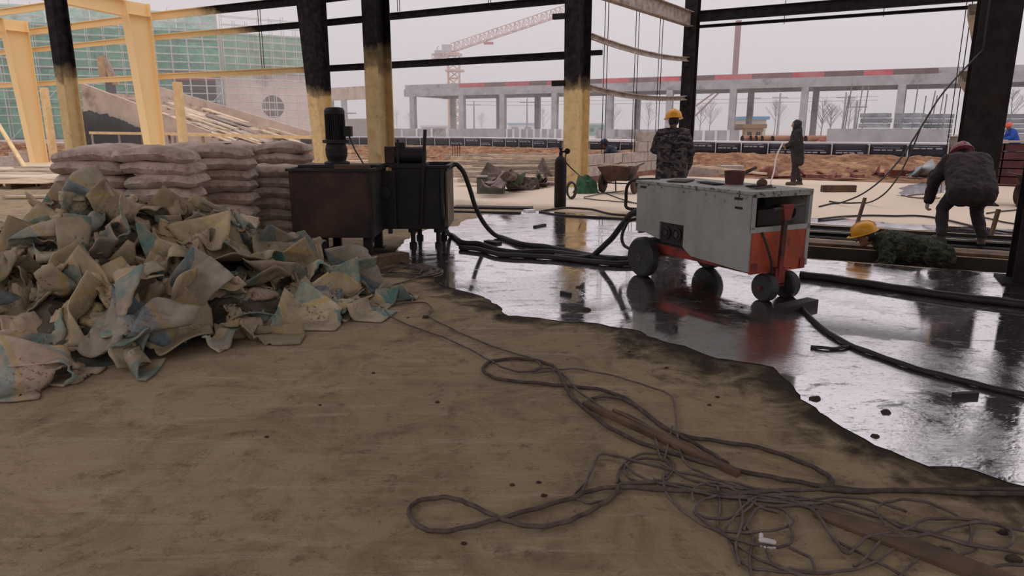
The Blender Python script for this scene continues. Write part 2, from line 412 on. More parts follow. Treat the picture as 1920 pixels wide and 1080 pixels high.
inner = [G(*p) for p in EDGE]; ring = []
for i, p in enumerate(inner):
    t_ = (inner[min(i+1, len(inner)-1)]-inner[max(i-1, 0)]).normalized(); nrm = Vector((t_.y, -t_.x, 0))
    if nrm.y > 0: nrm = -nrm
    ring.append((p-nrm*.25, p+nrm*(DW[i]+.25)))
ra = spline([a for a, _ in ring], 6); rb = spline([b for _, b in ring], 6); NR = 9
mb = MB(); mb.add([(a.lerp(b, k/(NR-1)).x, a.lerp(b, k/(NR-1)).y, .003) for a, b in zip(ra, rb) for k in range(NR)], [[i*NR+k, i*NR+k+1, (i+1)*NR+k+1, (i+1)*NR+k] for i in range(len(ra)-1) for k in range(NR-1)])
dpo = tag(mb.build('damp_patch', damp_mat()), 'dark damp margin on the floor along the near edge of the large puddle', 'damp patch', kind='stuff')
def damp_disc(c, rx, ry, lab):
    nr, na = 7, 40; q = MB(); q.add([c+Vector((rx*(k/nr)*math.cos(2*math.pi*j/na), ry*(k/nr)*math.sin(2*math.pi*j/na), .0035)) for k in range(nr+1) for j in range(na)],
        [[k*na+j, k*na+(j+1) % na, (k+1)*na+(j+1) % na, (k+1)*na+j] for k in range(nr) for j in range(na)])
    o = tag(q.build('damp_patch', dpo.data.materials[0]), lab, 'damp patch', kind='stuff')
    o.data.attributes.new('wet', 'FLOAT', 'POINT').data.foreach_set('value', [1.15*(1-k/nr) for k in range(nr+1) for j in range(na)])
damp_disc(G(668, 478), 1.35, .75, 'dark muddy patch on the floor under and before the rusty tank')
wa = dpo.data.attributes.new('wet', 'FLOAT', 'POINT'); wa.data.foreach_set('value', [1-k/(NR-1) for _ in ra for k in range(NR)])
p2 = [UV(-1.3, 12.0), UV(3.0, 12.0), UV(2.8, 12.5), UV(1.6, 12.8), UV(.6, 12.65), UV(-.3, 12.95), UV(-1.5, 12.5)]
tag(flat('puddle', jag(p2, .12, 5), .006, mPUD), 'narrow puddle on the floor along the far side of the shallow trench', 'puddle', kind='stuff')
p3 = [G(1690, 368), G(1770, 362), G(1800, 345), G(1730, 342), G(1690, 352)]
tag(flat('puddle', jag(p3, .12, 6), .006, mPUD), 'small pale puddle on the floor beyond the bending worker', 'puddle', kind='stuff')
# ------------------------------------------------------------------ steel frame
def ipart(root, mat, a, b, h, w, tf=.02, tw=.014, up=(0, 0, 1), h1=None):
    """an I section from a to b as three parts; h1 = depth at the far end"""
    a, b = Vector(a), Vector(b); d = (b-a).normalized(); up = Vector(up); sd = d.cross(up).normalized(); u = sd.cross(d)
    h1 = h1 or h
    for sg in (-1, 1):
        m = MB(); m.bar(a+u*sg*h/2, b+u*sg*h1/2, w, tf, u); m.build('flange', mat, root)
    m = MB(); vv = []
    for p, hh in ((a, h), (b, h1)):
        for q in (-1, 1):
            for r in (-1, 1): vv.append(p+u*q*hh/2+sd*r*tw/2)
    m.add(vv, [[0, 1, 3, 2], [4, 6, 7, 5], [0, 4, 5, 1], [2, 3, 7, 6], [0, 2, 6, 4], [1, 5, 7, 3]])
    m.build('web', mat, root)
def column(px, d, zt, D0, D1, w, mat, label, base=True, py=200):
    p = AT(px, py, d); p.z = 0
    t = thing('steel_column', label, 'column', p, GR)
    # web runs along the hall's v axis; outer flange upright, inner flange leans when tapered
    for sg in (-1, 1):
        m = MB()
        a = p+VA*(sg*D0/2 if sg < 0 else D0/2); b = p+VA*(D0/2-D1 if sg < 0 else D0/2)+Vector((0, 0, zt))
        m.bar(a, b, w, .022, VA); m.build('flange', mat, t)
    m = MB(); vv = []
    for q in (-1, 1):
        o = UA*(q*.008)
        vv += [p-VA*D0/2+o, p+VA*D0/2+o, p+VA*D0/2+o+Vector((0, 0, zt)), p+VA*(D0/2-D1)+o+Vector((0, 0, zt))]
    m.add(vv, [[0, 1, 2, 3], [7, 6, 5, 4], [0, 4, 5, 1], [1, 5, 6, 2], [2, 6, 7, 3], [3, 7, 4, 0]])
    m.build('web', mat, t)
    for z in (zt-.45,):
        for q in (-1, 1):
            m = MB(); Dz = D0+(D1-D0)*z/zt
            m.box(p+VA*(D0/2-Dz/2)+UA*q*w/4+Vector((0, 0, z)), (w/2-.02, Dz-.03, .016), Matrix.Rotation(GR, 3, 'Z')); m.build('stiffener', mat, t)
    if base:
        m = MB(); m.box(p+Vector((0, 0, .0125)), (w+.18, D0+.2, .025), Matrix.Rotation(GR, 3, 'Z')); m.build('base_plate', mat, t)
    return p
ZT = 5.9
C0 = column(58, 30.9, ZT, .55, .95, .38, mSTEEL, 'tapered cream steel column at the far left edge, free of soot')
C2 = column(283, 26.7, ZT, .55, .92, .38, mSTEEL, 'tapered cream steel column in front of the green netted building, free of soot')
C3 = column(604, 23.0, 6.1, .48, .96, .38, mSTEEL, 'tapered steel column behind the upright motor, blackened above and cream below')
C5 = column(1082, 18.6, 6.4, .8, .9, .38, mSTEEL, 'steel column behind the gas cylinder, black upper part and yellow lower part')
C7 = column(1846, 14.2, 6.6, .7, .8, .68, mDARKST, 'broad black steel column behind the bending worker')
C1 = column(132, 15.2, 6.5, .3, .3, .25, mSTEEL, 'slim steel column rising behind the full sacks, black above and cream below')
C4 = column(712, 11.3, 6.4, .35, .35, .25, mSTEEL, 'slim steel column right behind the mixing tank, black above and cream below')
C8 = column(1924, 6.75, 6.5, .35, .35, .25, mDARKST, 'dark rusty column at the right edge of the picture beside the trench', py=500)
C6 = column(1289, 25.2, 6.6, .5, .5, .42, mDARKST, 'slender dark column behind the worker in camouflage jacket')
C9 = column(1822, 21.0, 6.6, .5, .5, .42, mDARKST, 'dark column mostly hidden behind the broad black column')
def zz(p, z): return Vector((p.x, p.y, z))
def girt(a, b, z, h, label, mat=mSTEEL, sag=0, w=.07, z1=None, name='steel_girt'):
    a, b = zz(a, z), zz(b, z if z1 is None else z1)
    n = 9 if sag else 2
    pts = [a.lerp(b, i/(n-1))-Vector((0, 0, sag*4*(i/(n-1))*(1-i/(n-1)))) for i in range(n)]
    t = .006; H = h/2
    prof = [(-w/2, -H), (w/2, -H), (w/2, -H+.025), (w/2-t, -H+.025), (w/2-t, -H+t), (-w/2+t, -H+t), (-w/2+t, H-t), (w/2-t, H-t), (w/2-t, H-.025), (w/2, H-.025), (w/2, H), (-w/2, H)]
    m = MB(); m.sweep(prof, pts)
    return tag(m.build(name, mat, loc=(a+b)/2), label, 'steel beam', 'steel girts between the columns')
CM1 = C0-UA*8.5
outer = VA*.55
for z, h, nm in ((3.38, .20, 'lowest'), (4.78, .20, 'middle'), (5.52, .27, 'upper')):
    girt(CM1+outer, C0+outer, z, h, f'{nm} cream girt leaving the picture left of the leftmost column')
    girt(C0+outer, C2+outer, z, h, f'{nm} cream girt between the two leftmost cream columns')
    girt(C2+outer, C3+outer, z, h, f'{nm} girt between the netted building column and the motor column, turning from cream to black')
    girt(C3+outer, C5+outer, z, h, f'{nm} black girt running across the sky to the gas cylinder column')
girt(CM1-VA*.6, C2-VA*.6, 6.08, .26, 'cream roof purlin along the top left above the tapered columns', name='roof_purlin')
girt(C2-VA*.6, C5-VA*.6, 6.08, .26, 'black roof purlin crossing the top of the picture', name='roof_purlin')
girt(CM1-VA*2.6, C3-VA*2.6, 6.3, .24, 'outermost roof purlin in the top left corner', name='roof_purlin')
def rafter(a, b, za, zb, h, label, mat=mSTEEL, w=.26, cat='steel beam', nm='rafter'):
    a, b = zz(a, za), zz(b, zb)
    t = thing(nm, label, cat, (a+b)/2, 0); ipart(t, mat, a, b, h, w); return t
vin = -VA*8.3
rafter(C0-VA*.70, C0+vin, 5.65, 6.0, .5, 'cream rafter meeting the leftmost tapered column')
rafter(C2-VA*.68, C2+vin, 5.62, 6.0, .5, 'cream rafter meeting the column in front of the netted building')
rafter(C3-VA*.75, C1+VA*.18, 5.7, 6.1, .5, 'sooty rafter between the motor column and the slim left column')
rafter(C5+VA*.42, C6-VA*.25, 5.09, 5.09, .46, 'grey steel beam slanting down from the top to the slender dark column', mPALE, .22, nm='steel_beam')
rafter(C7+VA*.4, C9-VA*.25, 5.09, 5.09, .46, 'steel beam between the broad black column and the one hidden behind', mDARKST, .22, nm='steel_beam')
rafter(C6+UA*.22, C9-UA*.22, 5.2, 5.2, .32, 'thick black beam crossing the sky right of the slender column', mDARKST, .2, nm='steel_beam')
girt(C6+UA*.22, C9-UA*.22, 4.87, .10, 'thin black girt just under the thick beam at upper right', mDARKST)
for z, nm in ((3.80, 'upper'), (2.52, 'lower')):
    girt(C5+VA*.42+UA*.2, C6-VA*.25, z, .15, f'{nm} sagging pale girt from the gas cylinder column to the slender column', mPALE, sag=.12)
for z, nm in ((3.80, 'uppermost'), (2.52, 'middle'), (1.22, 'lowest')):
    girt(C7+VA*.4-UA*.38, C9-VA*.3-UA*.1, z, .22, f'{nm} pale girt seen end on left of the broad black column', mPALE, w=.2)
for z in (4.78, 3.38):
    for sg, nm in ((1, 'right'),):
        m = MB(); m.box(C5+UA*(.36)+VA*.3+Vector((0, 0, z)), (.34, .12, .12), Matrix.Rotation(GR, 3, 'Z'))
        tag(m.build('cleat', mDARKST, loc=C5+Vector((0, 0, z))), f'{"upper" if z > 4 else "lower"} stub bracket on the right of the gas cylinder column', 'bracket', 'cleats on the gas cylinder column')
for z in (4.2, 2.6):
    m = MB(); m.box(C5-UA*(.32)-VA*.5+Vector((0, 0, z)), (.34, .1, .13), Matrix.Rotation(GR, 3, 'Z'))
    tag(m.build('cleat', mDARKST, loc=C5+Vector((0, 0, z))), f'{"upper" if z > 4 else "lower"} stub bracket on the left of the gas cylinder column', 'bracket', 'cleats on the gas cylinder column')
for z in (3.62, 2.34):
    m = MB(); m.box(C6-VA*.34-UA*.05+Vector((0, 0, z)), (.16, .22, .14), Matrix.Rotation(GR, 3, 'Z'))
    tag(m.build('cleat', mDARKST, loc=C6+Vector((0, 0, z))), f'{"upper" if z > 3 else "lower"} bracket carrying a girt on the slender column', 'bracket', 'cleats on the slender column')
# sag rods: thin upright rods tying girts
def rod(px, d, z0, z1, lab, dx=0, lean=0):
    p = AT(px, 200, d); m = MB(); m.tube([Vector((p.x+dx, p.y, z0)), Vector((p.x+dx+lean, p.y, z1))], .012, 6)
    tag(m.build('sag_rod', mDARKST, loc=(p.x+dx, p.y, z0)), lab, 'rod', 'sag rods between the girts')
for k, (px, d) in enumerate(((1130, 20.6), (1187, 22.3), (1231, 23.7))):
    for j in (0, 1):
        rod(px, d, .33, 6.2, f'thin steel sag rod, {"left" if j == 0 else "right"} one of the {ordi(k)} pair right of the gas cylinder column', dx=.09*j)
for j in (0, 1): rod(917, 20.9, 4.85, 6.0, f'short sag rod, {"left" if j == 0 else "right"} one hanging left of the gas cylinder column', dx=.07*j)
for j in (0, 1): rod(752, 21.8, 4.85, 6.0, f'short sag rod, {"left" if j == 0 else "right"} one beside the slim mixing tank column', dx=.06*j)
for j in (0, 1): rod(497, 25, 3.4, 5.6, f'thin sag rod, {"left" if j == 0 else "right"} one in front of the netted building', dx=.08*j)
rod(1457, 24, 4.8, 6.9, 'thin rod hanging from the thick beam near the slender column')
rod(1637, 22.4, 4.8, 6.9, 'thin rod hanging from the thick beam near the broad black column')
for k, (px, d) in enumerate(((1786, 20.2), (1796, 19.2))):
    rod(px, d, .1, 4.9, f'thin sag rod at the left flank of the broad black column, {"outer" if k == 0 else "inner"} one')
# ================================================================== far surroundings
rng = random.Random(11)
Z3 = Vector((0, 0, 1))
def lookz(py, d): return AT(960, py, d).z
# ---- netted building
mWALLP = M('pinkish_plaster', srgb(246, 224, 214), srgb(228, 200, 190), .35, .9, .15, c3=srgb(150, 128, 118), sc3=.25, lo3=.6, hi3=.8, rnd=0)
mWALLG = M('grey_plaster', srgb(150, 158, 150), srgb(120, 130, 124), .3, .9, .15, rnd=0)
mDARK = M('dark_interior', (.03, .028, .03), (.05, .045, .05), 1, .9, 0, rnd=0)
mREDB = M('red_painted', srgb(176, 62, 70), srgb(150, 54, 58), 2, .7, .1, rnd=.12)
def net_mat():
    t = NT('green_safety_net'); tc = t.n('TexCoord'); v = tc.outputs['Object']
    oi = t.n('ObjectInfo')
    c = t.mix(t.ramp(t.noise(v, .6, 6, .7), [(.35, 0), (.65, 1)]), srgb(70, 158, 126), srgb(140, 200, 170))
    hv = t.n('HueSaturation'); t.l(t.math('MULTIPLY_ADD', oi.outputs['Random'], .3, .85), hv.inputs['Value']); t.l(c, hv.inputs['Color'])
    t.l(hv.outputs['Color'], t.p.inputs['Base Color']); t.p.inputs['Roughness'].default_value = .9
    t.l(t.ramp(t.noise(v, 1.4, 7, .75), [(.25, .38), (.65, .86)]), t.p.inputs['Alpha']); return t.m
mNET = net_mat()
mPOLE = M('galvanised_tube', srgb(216, 216, 210), srgb(180, 176, 170), 2, .6, .05, rnd=0)
K = AT(425, 240, 80); K.z = 0; LF = AT(-140, 240, 71); LF.z = 0; RF = AT(596, 240, 85.8); RF.z = 0
Z0, ZB = .33, 11.9
b = thing('netted_building', 'unfinished building wrapped in green netting and scaffolding at the left', 'building', K+Z3*Z0)
def wallquad(a, c, z0, z1, mat, nm, par, off=0, th=.3):
    n = Vector((-(c-a).y, (c-a).x, 0)).normalized()
    if n.y < 0: n = -n
    m = MB(); m.add([a+n*off+Z3*z0, c+n*off+Z3*z0, c+n*off+Z3*z1, a+n*off+Z3*z1, a+n*(off+th)+Z3*z0, c+n*(off+th)+Z3*z0, c+n*(off+th)+Z3*z1, a+n*(off+th)+Z3*z1],
                    [[0, 1, 2, 3], [7, 6, 5, 4], [0, 4, 5, 1], [1, 5, 6, 2], [2, 6, 7, 3], [3, 7, 4, 0]])
    return m.build(nm, mat, par)
wallquad(LF, K, Z0, ZB, mWALLG, 'wall', b); wr_ = wallquad(K, RF, Z0, ZB-.4, mWALLP, 'wall', b)
top = MB(); top.prism([LF, K, RF, RF+Vector((-18, 14, 0)), LF+Vector((-4, 24, 0))], ZB-.5, ZB-.2); top.build('roof_slab', mCONCW, b)
nR = Vector(((RF-K).y, -(RF-K).x, 0)).normalized(); nL = Vector(((K-LF).y, -(K-LF).x, 0)).normalized()
eR = (RF-K).normalized(); eL = (LF-K).normalized()
cw = AT(511, 200, 83.2); tt = (cw-K).dot(eR); cw = K+eR*tt+Z3*cw.z
rot = Matrix((eR, nR, Z3)).transposed()
m = MB(); m.lathe([(1.25, 0), (1.25, .06)], cw, 24, Matrix((eR, Z3, nR)).transposed()); rw = m.build('round_window', M('window_recess', srgb(132, 116, 112), srgb(116, 100, 96), 1, .8, 0, rnd=0), b)
for q in (-.42, .42):
    m = MB(); m.box(cw+eR*q+nR*.09, (.08, .05, 2.3), rot); m.build('mullion', mWALLP, rw)
    m = MB(); m.box(cw+Z3*q+nR*.09, (2.3, .05, .08), rot); m.build('mullion', mWALLP, rw)
dp = K+eL*1.1
rotL = Matrix((-eL, nL, Z3)).transposed()
m = MB(); m.box(K+eL*2.7+nL*.06+Z3*4.9, (3.8, .1, 3.2), rotL); m.build('opening', mDARK, b)
m = MB(); m.box(K+eL*4.3+nL*.12+Z3*6.95, (7.2, .2, .8), rotL); m.build('red_lintel', mREDB, b)
m = MB(); m.box(K+eL*.3+nL*.12+Z3*4.4, (.8, .2, 4.6), rotL); m.build('corner_pillar', mCONC, b)
def scaffold(a, c, n, z0, z1, lift, bay, par, off=1.1):
    L = (c-a).length; e = (c-a)/L; m = MB(); k = int(L/bay)
    for i in range(k+1):
        for o in (off, off+.9): m.tube([a+e*(i*L/k)+n*o+Z3*z0, a+e*(i*L/k)+n*o+Z3*(z1+rng.uniform(0, 1.2))], .035, 5)
    z = z0+lift
    while z < z1+.9:
        for o in (off, off+.9): m.tube([a+n*o+Z3*z, c+n*o+Z3*z], .035, 5)
        z += lift/2
    for i in range(0, k-2, 5):
        m.tube([a+e*(i*L/k)+n*(off+.95)+Z3*z0, a+e*((i+3)*L/k)+n*(off+.95)+Z3*(z0+5)], .035, 5)
    return tag(m.build('scaffold_tubes', mPOLE, par), kind='stuff')
scaffold(LF, K, nL, Z0, ZB+1, 1.6, 1.5, b); scaffold(K, RF, nR, Z0, ZB+.6, 1.6, 1.2, b)
def nets(a, c, n, z0, z1, nu, nz, off):
    L = (c-a).length; e = (c-a)/L
    for i in range(nu):
        for j in range(nz):
            m = MB(); s = 6; vv = []; bulge = rng.uniform(.05, .25)
            za, zb_ = z0+(z1-z0)*j/nz, z0+(z1-z0)*(j+1)/nz
            for q in range(s+1):
                for r in range(s+1):
                    u, v = q/s, r/s
                    vv.append(a+e*(L*(i+u*.985)/nu)+n*(off+bulge*math.sin(math.pi*u)*math.sin(math.pi*v)+.06*noise.noise(Vector((i+u*3, j+v*3, 1))))+Z3*(za+(zb_-za)*v*.98))
            m.add(vv, [[q*(s+1)+r, (q+1)*(s+1)+r, (q+1)*(s+1)+r+1, q*(s+1)+r+1] for q in range(s) for r in range(s)])
            m.build('net_panel', mNET, b, smooth=True)
nets(LF, K+eL*4.9, nL, Z0+.2, 7.4, 6, 2, .9); nets(LF, K, nL, 7.6, ZB+1.6, 7, 2, .9); nets(K, RF, nR, 7.4, ZB-.2, 3, 2, .95)
# ---- low block building between the columns
q0 = AT(622, 240, 74); q0.z = 0; q1 = AT(700, 240, 70); q1.z = 0
g2 = thing('block_building', 'small pale block building with a flat beam seen between the two left columns', 'building', q0+Z3*Z0)
wallquad(q0, q1, .33, 2.4, mBLOCK, 'wall', g2); wallquad(q0, q1, 4.25, 5.5, mCONCW, 'beam', g2)
for t in (0.02, .34, .93):
    p = q0.lerp(q1, t); m = MB(); m.box(p+Z3*3.3, (.5, .5, 2.0)); m.build('pillar', mCONC, g2)
m = MB(); m.box(q0.lerp(q1, .45)+Vector((0, -2, 2.9)), (2.2, .6, .12)); m.box(q0.lerp(q1, .5)+Vector((0, -2, 1.5)), (.15, .15, 2.8)); m.build('canopy', mCONC, g2)
# ---- concrete stair ramp with planks
A0, A1 = AT(150, 155, 48), AT(392, 246, 46)
B0, B1 = AT(296, 162, 62), AT(640, 264, 55)
st = thing('stair_ramp', 'sloping concrete stair ramp with two side walls beside the netted building', 'ramp', (A0.x, A0.y, .1))
def stringer(a, c, lab, drop, th=.35):
    m = MB(); y = Vector((0, th, 0)); lo = lambda p: Vector((p.x, p.y, max(.0, p.z-drop)))
    vv = [a, c, lo(c), lo(a)]; vv = vv+[p+y for p in vv]
    m.add(vv, [[3, 2, 1, 0], [4, 5, 6, 7], [0, 1, 5, 4], [1, 2, 6, 5], [2, 3, 7, 6], [3, 0, 4, 7]]); return m.build('side_wall', mCONCW, st)
stringer(A0, A1, '', 9); stringer(B0, B1, '', 1.0)
n_ = 16
for i in range(n_):
    a, c = A0.lerp(A1, i/n_), A0.lerp(A1, (i+1)/n_); d_, e_ = B0.lerp(B1, i/n_), B0.lerp(B1, (i+1)/n_)
    m = MB(); z = a.z-.55; y = .36
    z2 = d_.z-.7
    m.add([a+Vector((0, y, -.6)), c+Vector((0, y, -.6+(a.z-c.z))), e_+Vector((0, 0, -.9+(d_.z-e_.z))), d_+Vector((0, 0, -.9)),
           Vector((a.x, a.y+y, 0)), Vector((c.x, c.y+y, 0)), Vector((e_.x, e_.y, 0)), Vector((d_.x, d_.y, 0))],
          [[0, 1, 2, 3], [4, 5, 1, 0], [5, 6, 2, 1], [6, 7, 3, 2], [7, 4, 0, 3]]); m.build('step', mCONCW, st)
# planks lying down the stair
for i in range(34):
    s = rng.uniform(.36, 1.0); w = rng.uniform(.08, .92)
    P0 = A0.lerp(A1, s).lerp(B0.lerp(B1, s), w); sl = (A1-A0).normalized().lerp((B1-B0).normalized(), w)
    ang = rng.gauss(0, .16); d = Matrix.Rotation(ang, 3, 'Z') @ sl
    L = rng.uniform(2.2, 5.0); c = P0+Z3*(-.52+.05*(i % 5)-.1*w)
    m = MB(); m.bar(c-d*L/2, c+d*L/2, rng.uniform(.4, .9), .06)
    tag(m.build('plank', mWOODL if rng.random() < .75 else mWOOD, loc=c), f'pale plank lying on the stair ramp, {ordi(i) if i < 30 else "one of the last"} down the slope', 'plank', 'planks on the stair ramp')
    bpy.context.scene.collection.objects[-1]['s'] = s
pl = [o for o in COL.objects if o.get('group') == 'planks on the stair ramp']
pl.sort(key=lambda o: -o['s'])
for i, o in enumerate(pl):
    del o['s']; o['label'] = f'pale plank on the stair ramp, {ordi(i)} counted up from the foot'
# black torn sheet against the ramp
mTARP = M('black_sheeting', (.022, .02, .021), (.045, .04, .04), .8, .7, .5, rnd=0, bd=.05)
m = MB(); N = 40; vv = []
for i in range(N+1):
    t = i/N; x0 = AT(163+105*t, 250, 47); zt = lookz(207+8*t+27*t*t+5*noise.fractal(Vector((i*.27, 0, 0)), .6, 2.2, 4), 47)
    for j in range(5): vv.append((x0.x, 47.0-.25-.3*(1-j/4)+.08*noise.noise(Vector((i*.6, j, 3))), .0+zt*j/4))
m.add(vv, [[i*5+j, (i+1)*5+j, (i+1)*5+j+1, i*5+j+1] for i in range(N) for j in range(4)])
o = m.build('black_sheet', mTARP, loc=(vv[0][0], 47, 0), smooth=True); o.modifiers.new('s', 'SOLIDIFY').thickness = .02
tag(o, 'torn black plastic sheet hung against the concrete stair ramp', 'plastic sheet')
# white kerb line
for ra_, rb_, lab in ((AT(168, 249, 45), AT(385, 252, 43), 'thin pale rail along the foot of the stair ramp'), (AT(312, 251, 40), AT(592, 258, 36), 'thin pale rail running right from the ramp to the motor column')):
    t = thing('pale_rail', lab, 'rail', (ra_.x, ra_.y, -.06)); m = MB(); m.bar(ra_, rb_, .1, .16); m.build('rail', mCREAM, t)
    for k in range(5): q = ra_.lerp(rb_, .02+.24*k); m = MB(); m.box((q.x, q.y, (q.z-.06)/2-.03), (.1, .1, q.z+.06)); m.build('post', mPALE, t)
# cream wall posts
for px, w, d, lab in ((93, .26, 33, 'short cream post between the two leftmost tapered columns'), (341, .26, 29, 'short cream post right of the second tapered column')):
    a = AT(px, 240, d); zt = 3.3
    t = thing('wall_post', lab, 'post', (a.x, a.y, -.06), GR); m = MB(); m.box((a.x, a.y, zt/2-.03), (w, w, zt+.06), Matrix.Rotation(GR, 3, 'Z')); m.build('shaft', mCREAM, t)
    m = MB(); m.box((a.x, a.y, -.05), (.4, .4, .03), Matrix.Rotation(GR, 3, 'Z')); m.build('base_plate', mCREAM, t)
m = MB(); m.bar(AT(-10, 222, 30), Vector((AT(44, 290, 27.5).x+.15, 27.3, -.05)), .12, .12); tag(m.build('prop', mCREAM, loc=AT(40, 272, 27.5)), 'slanting cream prop at the left edge of the picture', 'prop')
# pump boom tip behind the ramp
t = thing('pump_boom', 'yellow and white machine boom tip rising behind the stair ramp', 'machine', (AT(205, 240, 66).x, 66, .33))
m = MB(); m.bar(AT(191, 108, 66), AT(196, 150, 66), .5, .6); m.bar(AT(193, 105, 66), AT(218, 158, 66), .45, .5); m.build('boom', M('machine_yellow', srgb(206, 158, 84), srgb(150, 110, 70), 2, .6, .1), t)
m = MB(); m.bar(AT(194, 102, 65.6), AT(213, 140, 65.6), .16, .2); m.build('hose', mPALE, t)
m = MB(); m.bar(AT(206, 150, 66), Vector((AT(206, 150, 66).x, 66, .33)), .6, .6); m.build('mast', mDARK, t)
# ---- tower crane
mCRO = M('crane_paint', srgb(206, 140, 92), srgb(190, 166, 150), 1.4, .6, 0, rnd=0)
mCRP = M('crane_pale', srgb(206, 176, 166), srgb(176, 132, 120), .6, .6, 0, rnd=0)
D = 125; base = AT(853, 258, D)
cr = thing('tower_crane', 'orange and white tower crane with raised jib in the hazy distance', 'crane', (base.x, D, .33))
def lattice(a, c, w, h, n, r, up=Z3, tri=False):
    a, c = Vector(a), Vector(c); d = (c-a).normalized(); sd = d.cross(up)
    if sd.length < .1: sd = Vector((1, 0, 0))
    sd.normalize(); u = sd.cross(d); m = MB()
    crn = [(-w/2, -h/2), (w/2, -h/2), (w/2, h/2), (-w/2, h/2)] if not tri else [(-w/2, 0), (w/2, 0), (0, h)]
    for x, y in crn: m.tube([a+sd*x+u*y, c+sd*x+u*y], r, 5)
    for i in range(n):
        p, q = a.lerp(c, i/n), a.lerp(c, (i+1)/n)
        for k in range(len(crn)):
            x, y = crn[k]; x2, y2 = crn[(k+1) % len(crn)]
            s = (p, q) if i % 2 else (q, p)
            m.tube([s[0]+sd*x+u*y, s[1]+sd*x2+u*y2], r*.7, 4); m.tube([q+sd*x+u*y, q+sd*x2+u*y2], r*.7, 4)
    return m
mt = AT(853, 100, D)
lattice((base.x, D, .33), (base.x, D, mt.z), 1.9, 1.9, 10, .13).build('mast', mCRO, cr)
j0, j1 = AT(848, 97, D), AT(1062, 26, D-6)
lattice(j0, j1, 1.3, 1.35, 26, .085, tri=True).build('jib', mCRP, cr)
c0 = AT(812, 106, D+1); lattice(AT(850, 100, D), c0, 1.2, .7, 5, .09).build('counter_jib', mCRP, cr)
m = MB(); m.box(AT(821, 112, D+1), (.9, 1.4, 2.0)); m.box(AT(822, 100, D+1), (1.2, 1.3, .9)); m.build('counterweight', mCONC, cr)
m = MB(); m.box(AT(838, 93, D), (1.6, 1.5, 1.5)); m.build('machine_cab', mCONC, cr)
for py_, s_ in ((133, 3.2), (103, 2.4), (158, 2.8)): m = MB(); m.box(AT(853, py_, D), (s_, s_*.9, .22)); m.build('landing', mCRP, cr)
m = MB(); m.box(AT(916, 81, D-2), (1.6, 1.0, .35)); m.build('trolley', mREDB, cr)
m = MB(); m.tube([AT(820, 97, D+1), AT(820, 88, D+1), AT(823, 87, D+1)], .08, 5); m.build('lamp_arm', mCONC, cr)
# ---- long concrete platform
PO = Vector((-10.4, 73, 0))
def PV(u, v, z): return PO+UA*u+VA*v+Z3*z
pf = thing('concrete_platform', 'long unfinished concrete frame with a red striped fascia across the right', 'building', PO+Z3*.33, GR)
rg = Matrix.Rotation(GR, 3, 'Z')
m = MB(); m.box(PV(33, 0, 4.95), (67, .5, .72), rg); m.build('edge_beam', mCONC, pf)
m = MB(); m.box(PV(33, .12, 5.5), (67, .3, .46), rg); m.build('fascia', mCONC, pf)
m = MB(); m.box(PV(33, 4, 5.2), (67, 8.4, .2), rg); m.build('slab', mCONC, pf)
m = MB(); m.box(PV(33, 7.2, 4.9), (67, .45, .6), rg); m.build('back_beam', mCONC, pf)
for u in (.4, 6.2, 10.7, 16.1, 21.4, 26.7, 31.9, 37.3, 43.9, 49.5, 55, 60.5):
    m = MB(); m.box(PV(u, 0, 2.47), (.52, .52, 4.28), rg); m.build('pillar', mCONC, pf)
    m = MB(); m.box(PV(u+.3, 7.2, 2.47), (.5, .5, 4.28), rg); m.build('pillar', mCONC, pf)
    m = MB(); m.box(PV(u+.1, 3.6, 4.85), (.4, 6.8, .5), rg); m.build('cross_beam', mCONC, pf)
uu = 5.9; i = 0
mREDP = M('faded_red_board', srgb(190, 76, 84), srgb(196, 120, 122), .8, .8, .05, rnd=.12); mGRYP = M('grey_brown_board', srgb(112, 90, 88), srgb(134, 108, 104), .8, .8, .05, rnd=.15)
while uu < 45.2:
    w = rng.uniform(1.5, 3.0); m = MB(); m.box(PV(uu+w/2, -.06, 5.5), (w-.03, .05, .42), rg)
    m.build('red_board' if i % 2 == 0 else 'grey_board', mREDP if i % 2 == 0 else mGRYP, pf); uu += w; i += 1
# ---- low walls and far ground objects
def lowwall(p0, p1, z0, z1, mat, name, label, th=.25, cat='wall', ribs=0, ribm=None):
    a, c = Vector(p0), Vector(p1); t = thing(name, label, cat, (a.x, a.y, z0)) if ribs else None
    m = MB(); m.bar((a.x, a.y, (z0+z1)/2), (c.x, c.y, (z0+z1)/2), th, z1-z0)
    if not ribs: return tag(m.build(name, mat, loc=(a.x, a.y, z0)), label, cat)
    m.build('panel', mat, t)
    for i in range(ribs+1):
        p = a.lerp(c, i/ribs); m = MB(); m.box((p.x, p.y-.16, (z0+z1)/2), (.16, .12, z1-z0+.04)); m.build('rib', ribm, t)
    return t
f_ = lambda px, d: (lambda p: Vector((p.x, p.y, 0)))(AT(px, 240, d))
mWHT = M('white_strip', srgb(232, 228, 230), srgb(206, 200, 200), .6, .8, .1, rnd=.05)
lowwall(f_(700, 58), f_(838, 56), .33, 1.45, mCONC, 'low_wall', 'low pale ribbed wall at the left of the crane foot', ribs=5, ribm=mWHT)
lowwall(f_(842, 55), f_(948, 53), .33, 1.45, mCONC, 'low_wall', 'plain low concrete wall in front of the crane foot')
lowwall(f_(950, 53), f_(1054, 51), .33, 1.42, mCONC, 'low_wall', 'low grey wall with white upright ribs left of the gas cylinder column', ribs=8, ribm=mWHT)
lowwall(f_(1118, 50), f_(1232, 48), .33, 1.4, mCONC, 'low_wall', 'low grey panel wall behind the block wall', ribs=3, ribm=mCONC)
lowwall(f_(1296, 46), f_(1388, 45), .33, 1.35, mCONC, 'low_wall', 'low grey panel wall with white posts right of the slender column', ribs=4, ribm=mWHT)
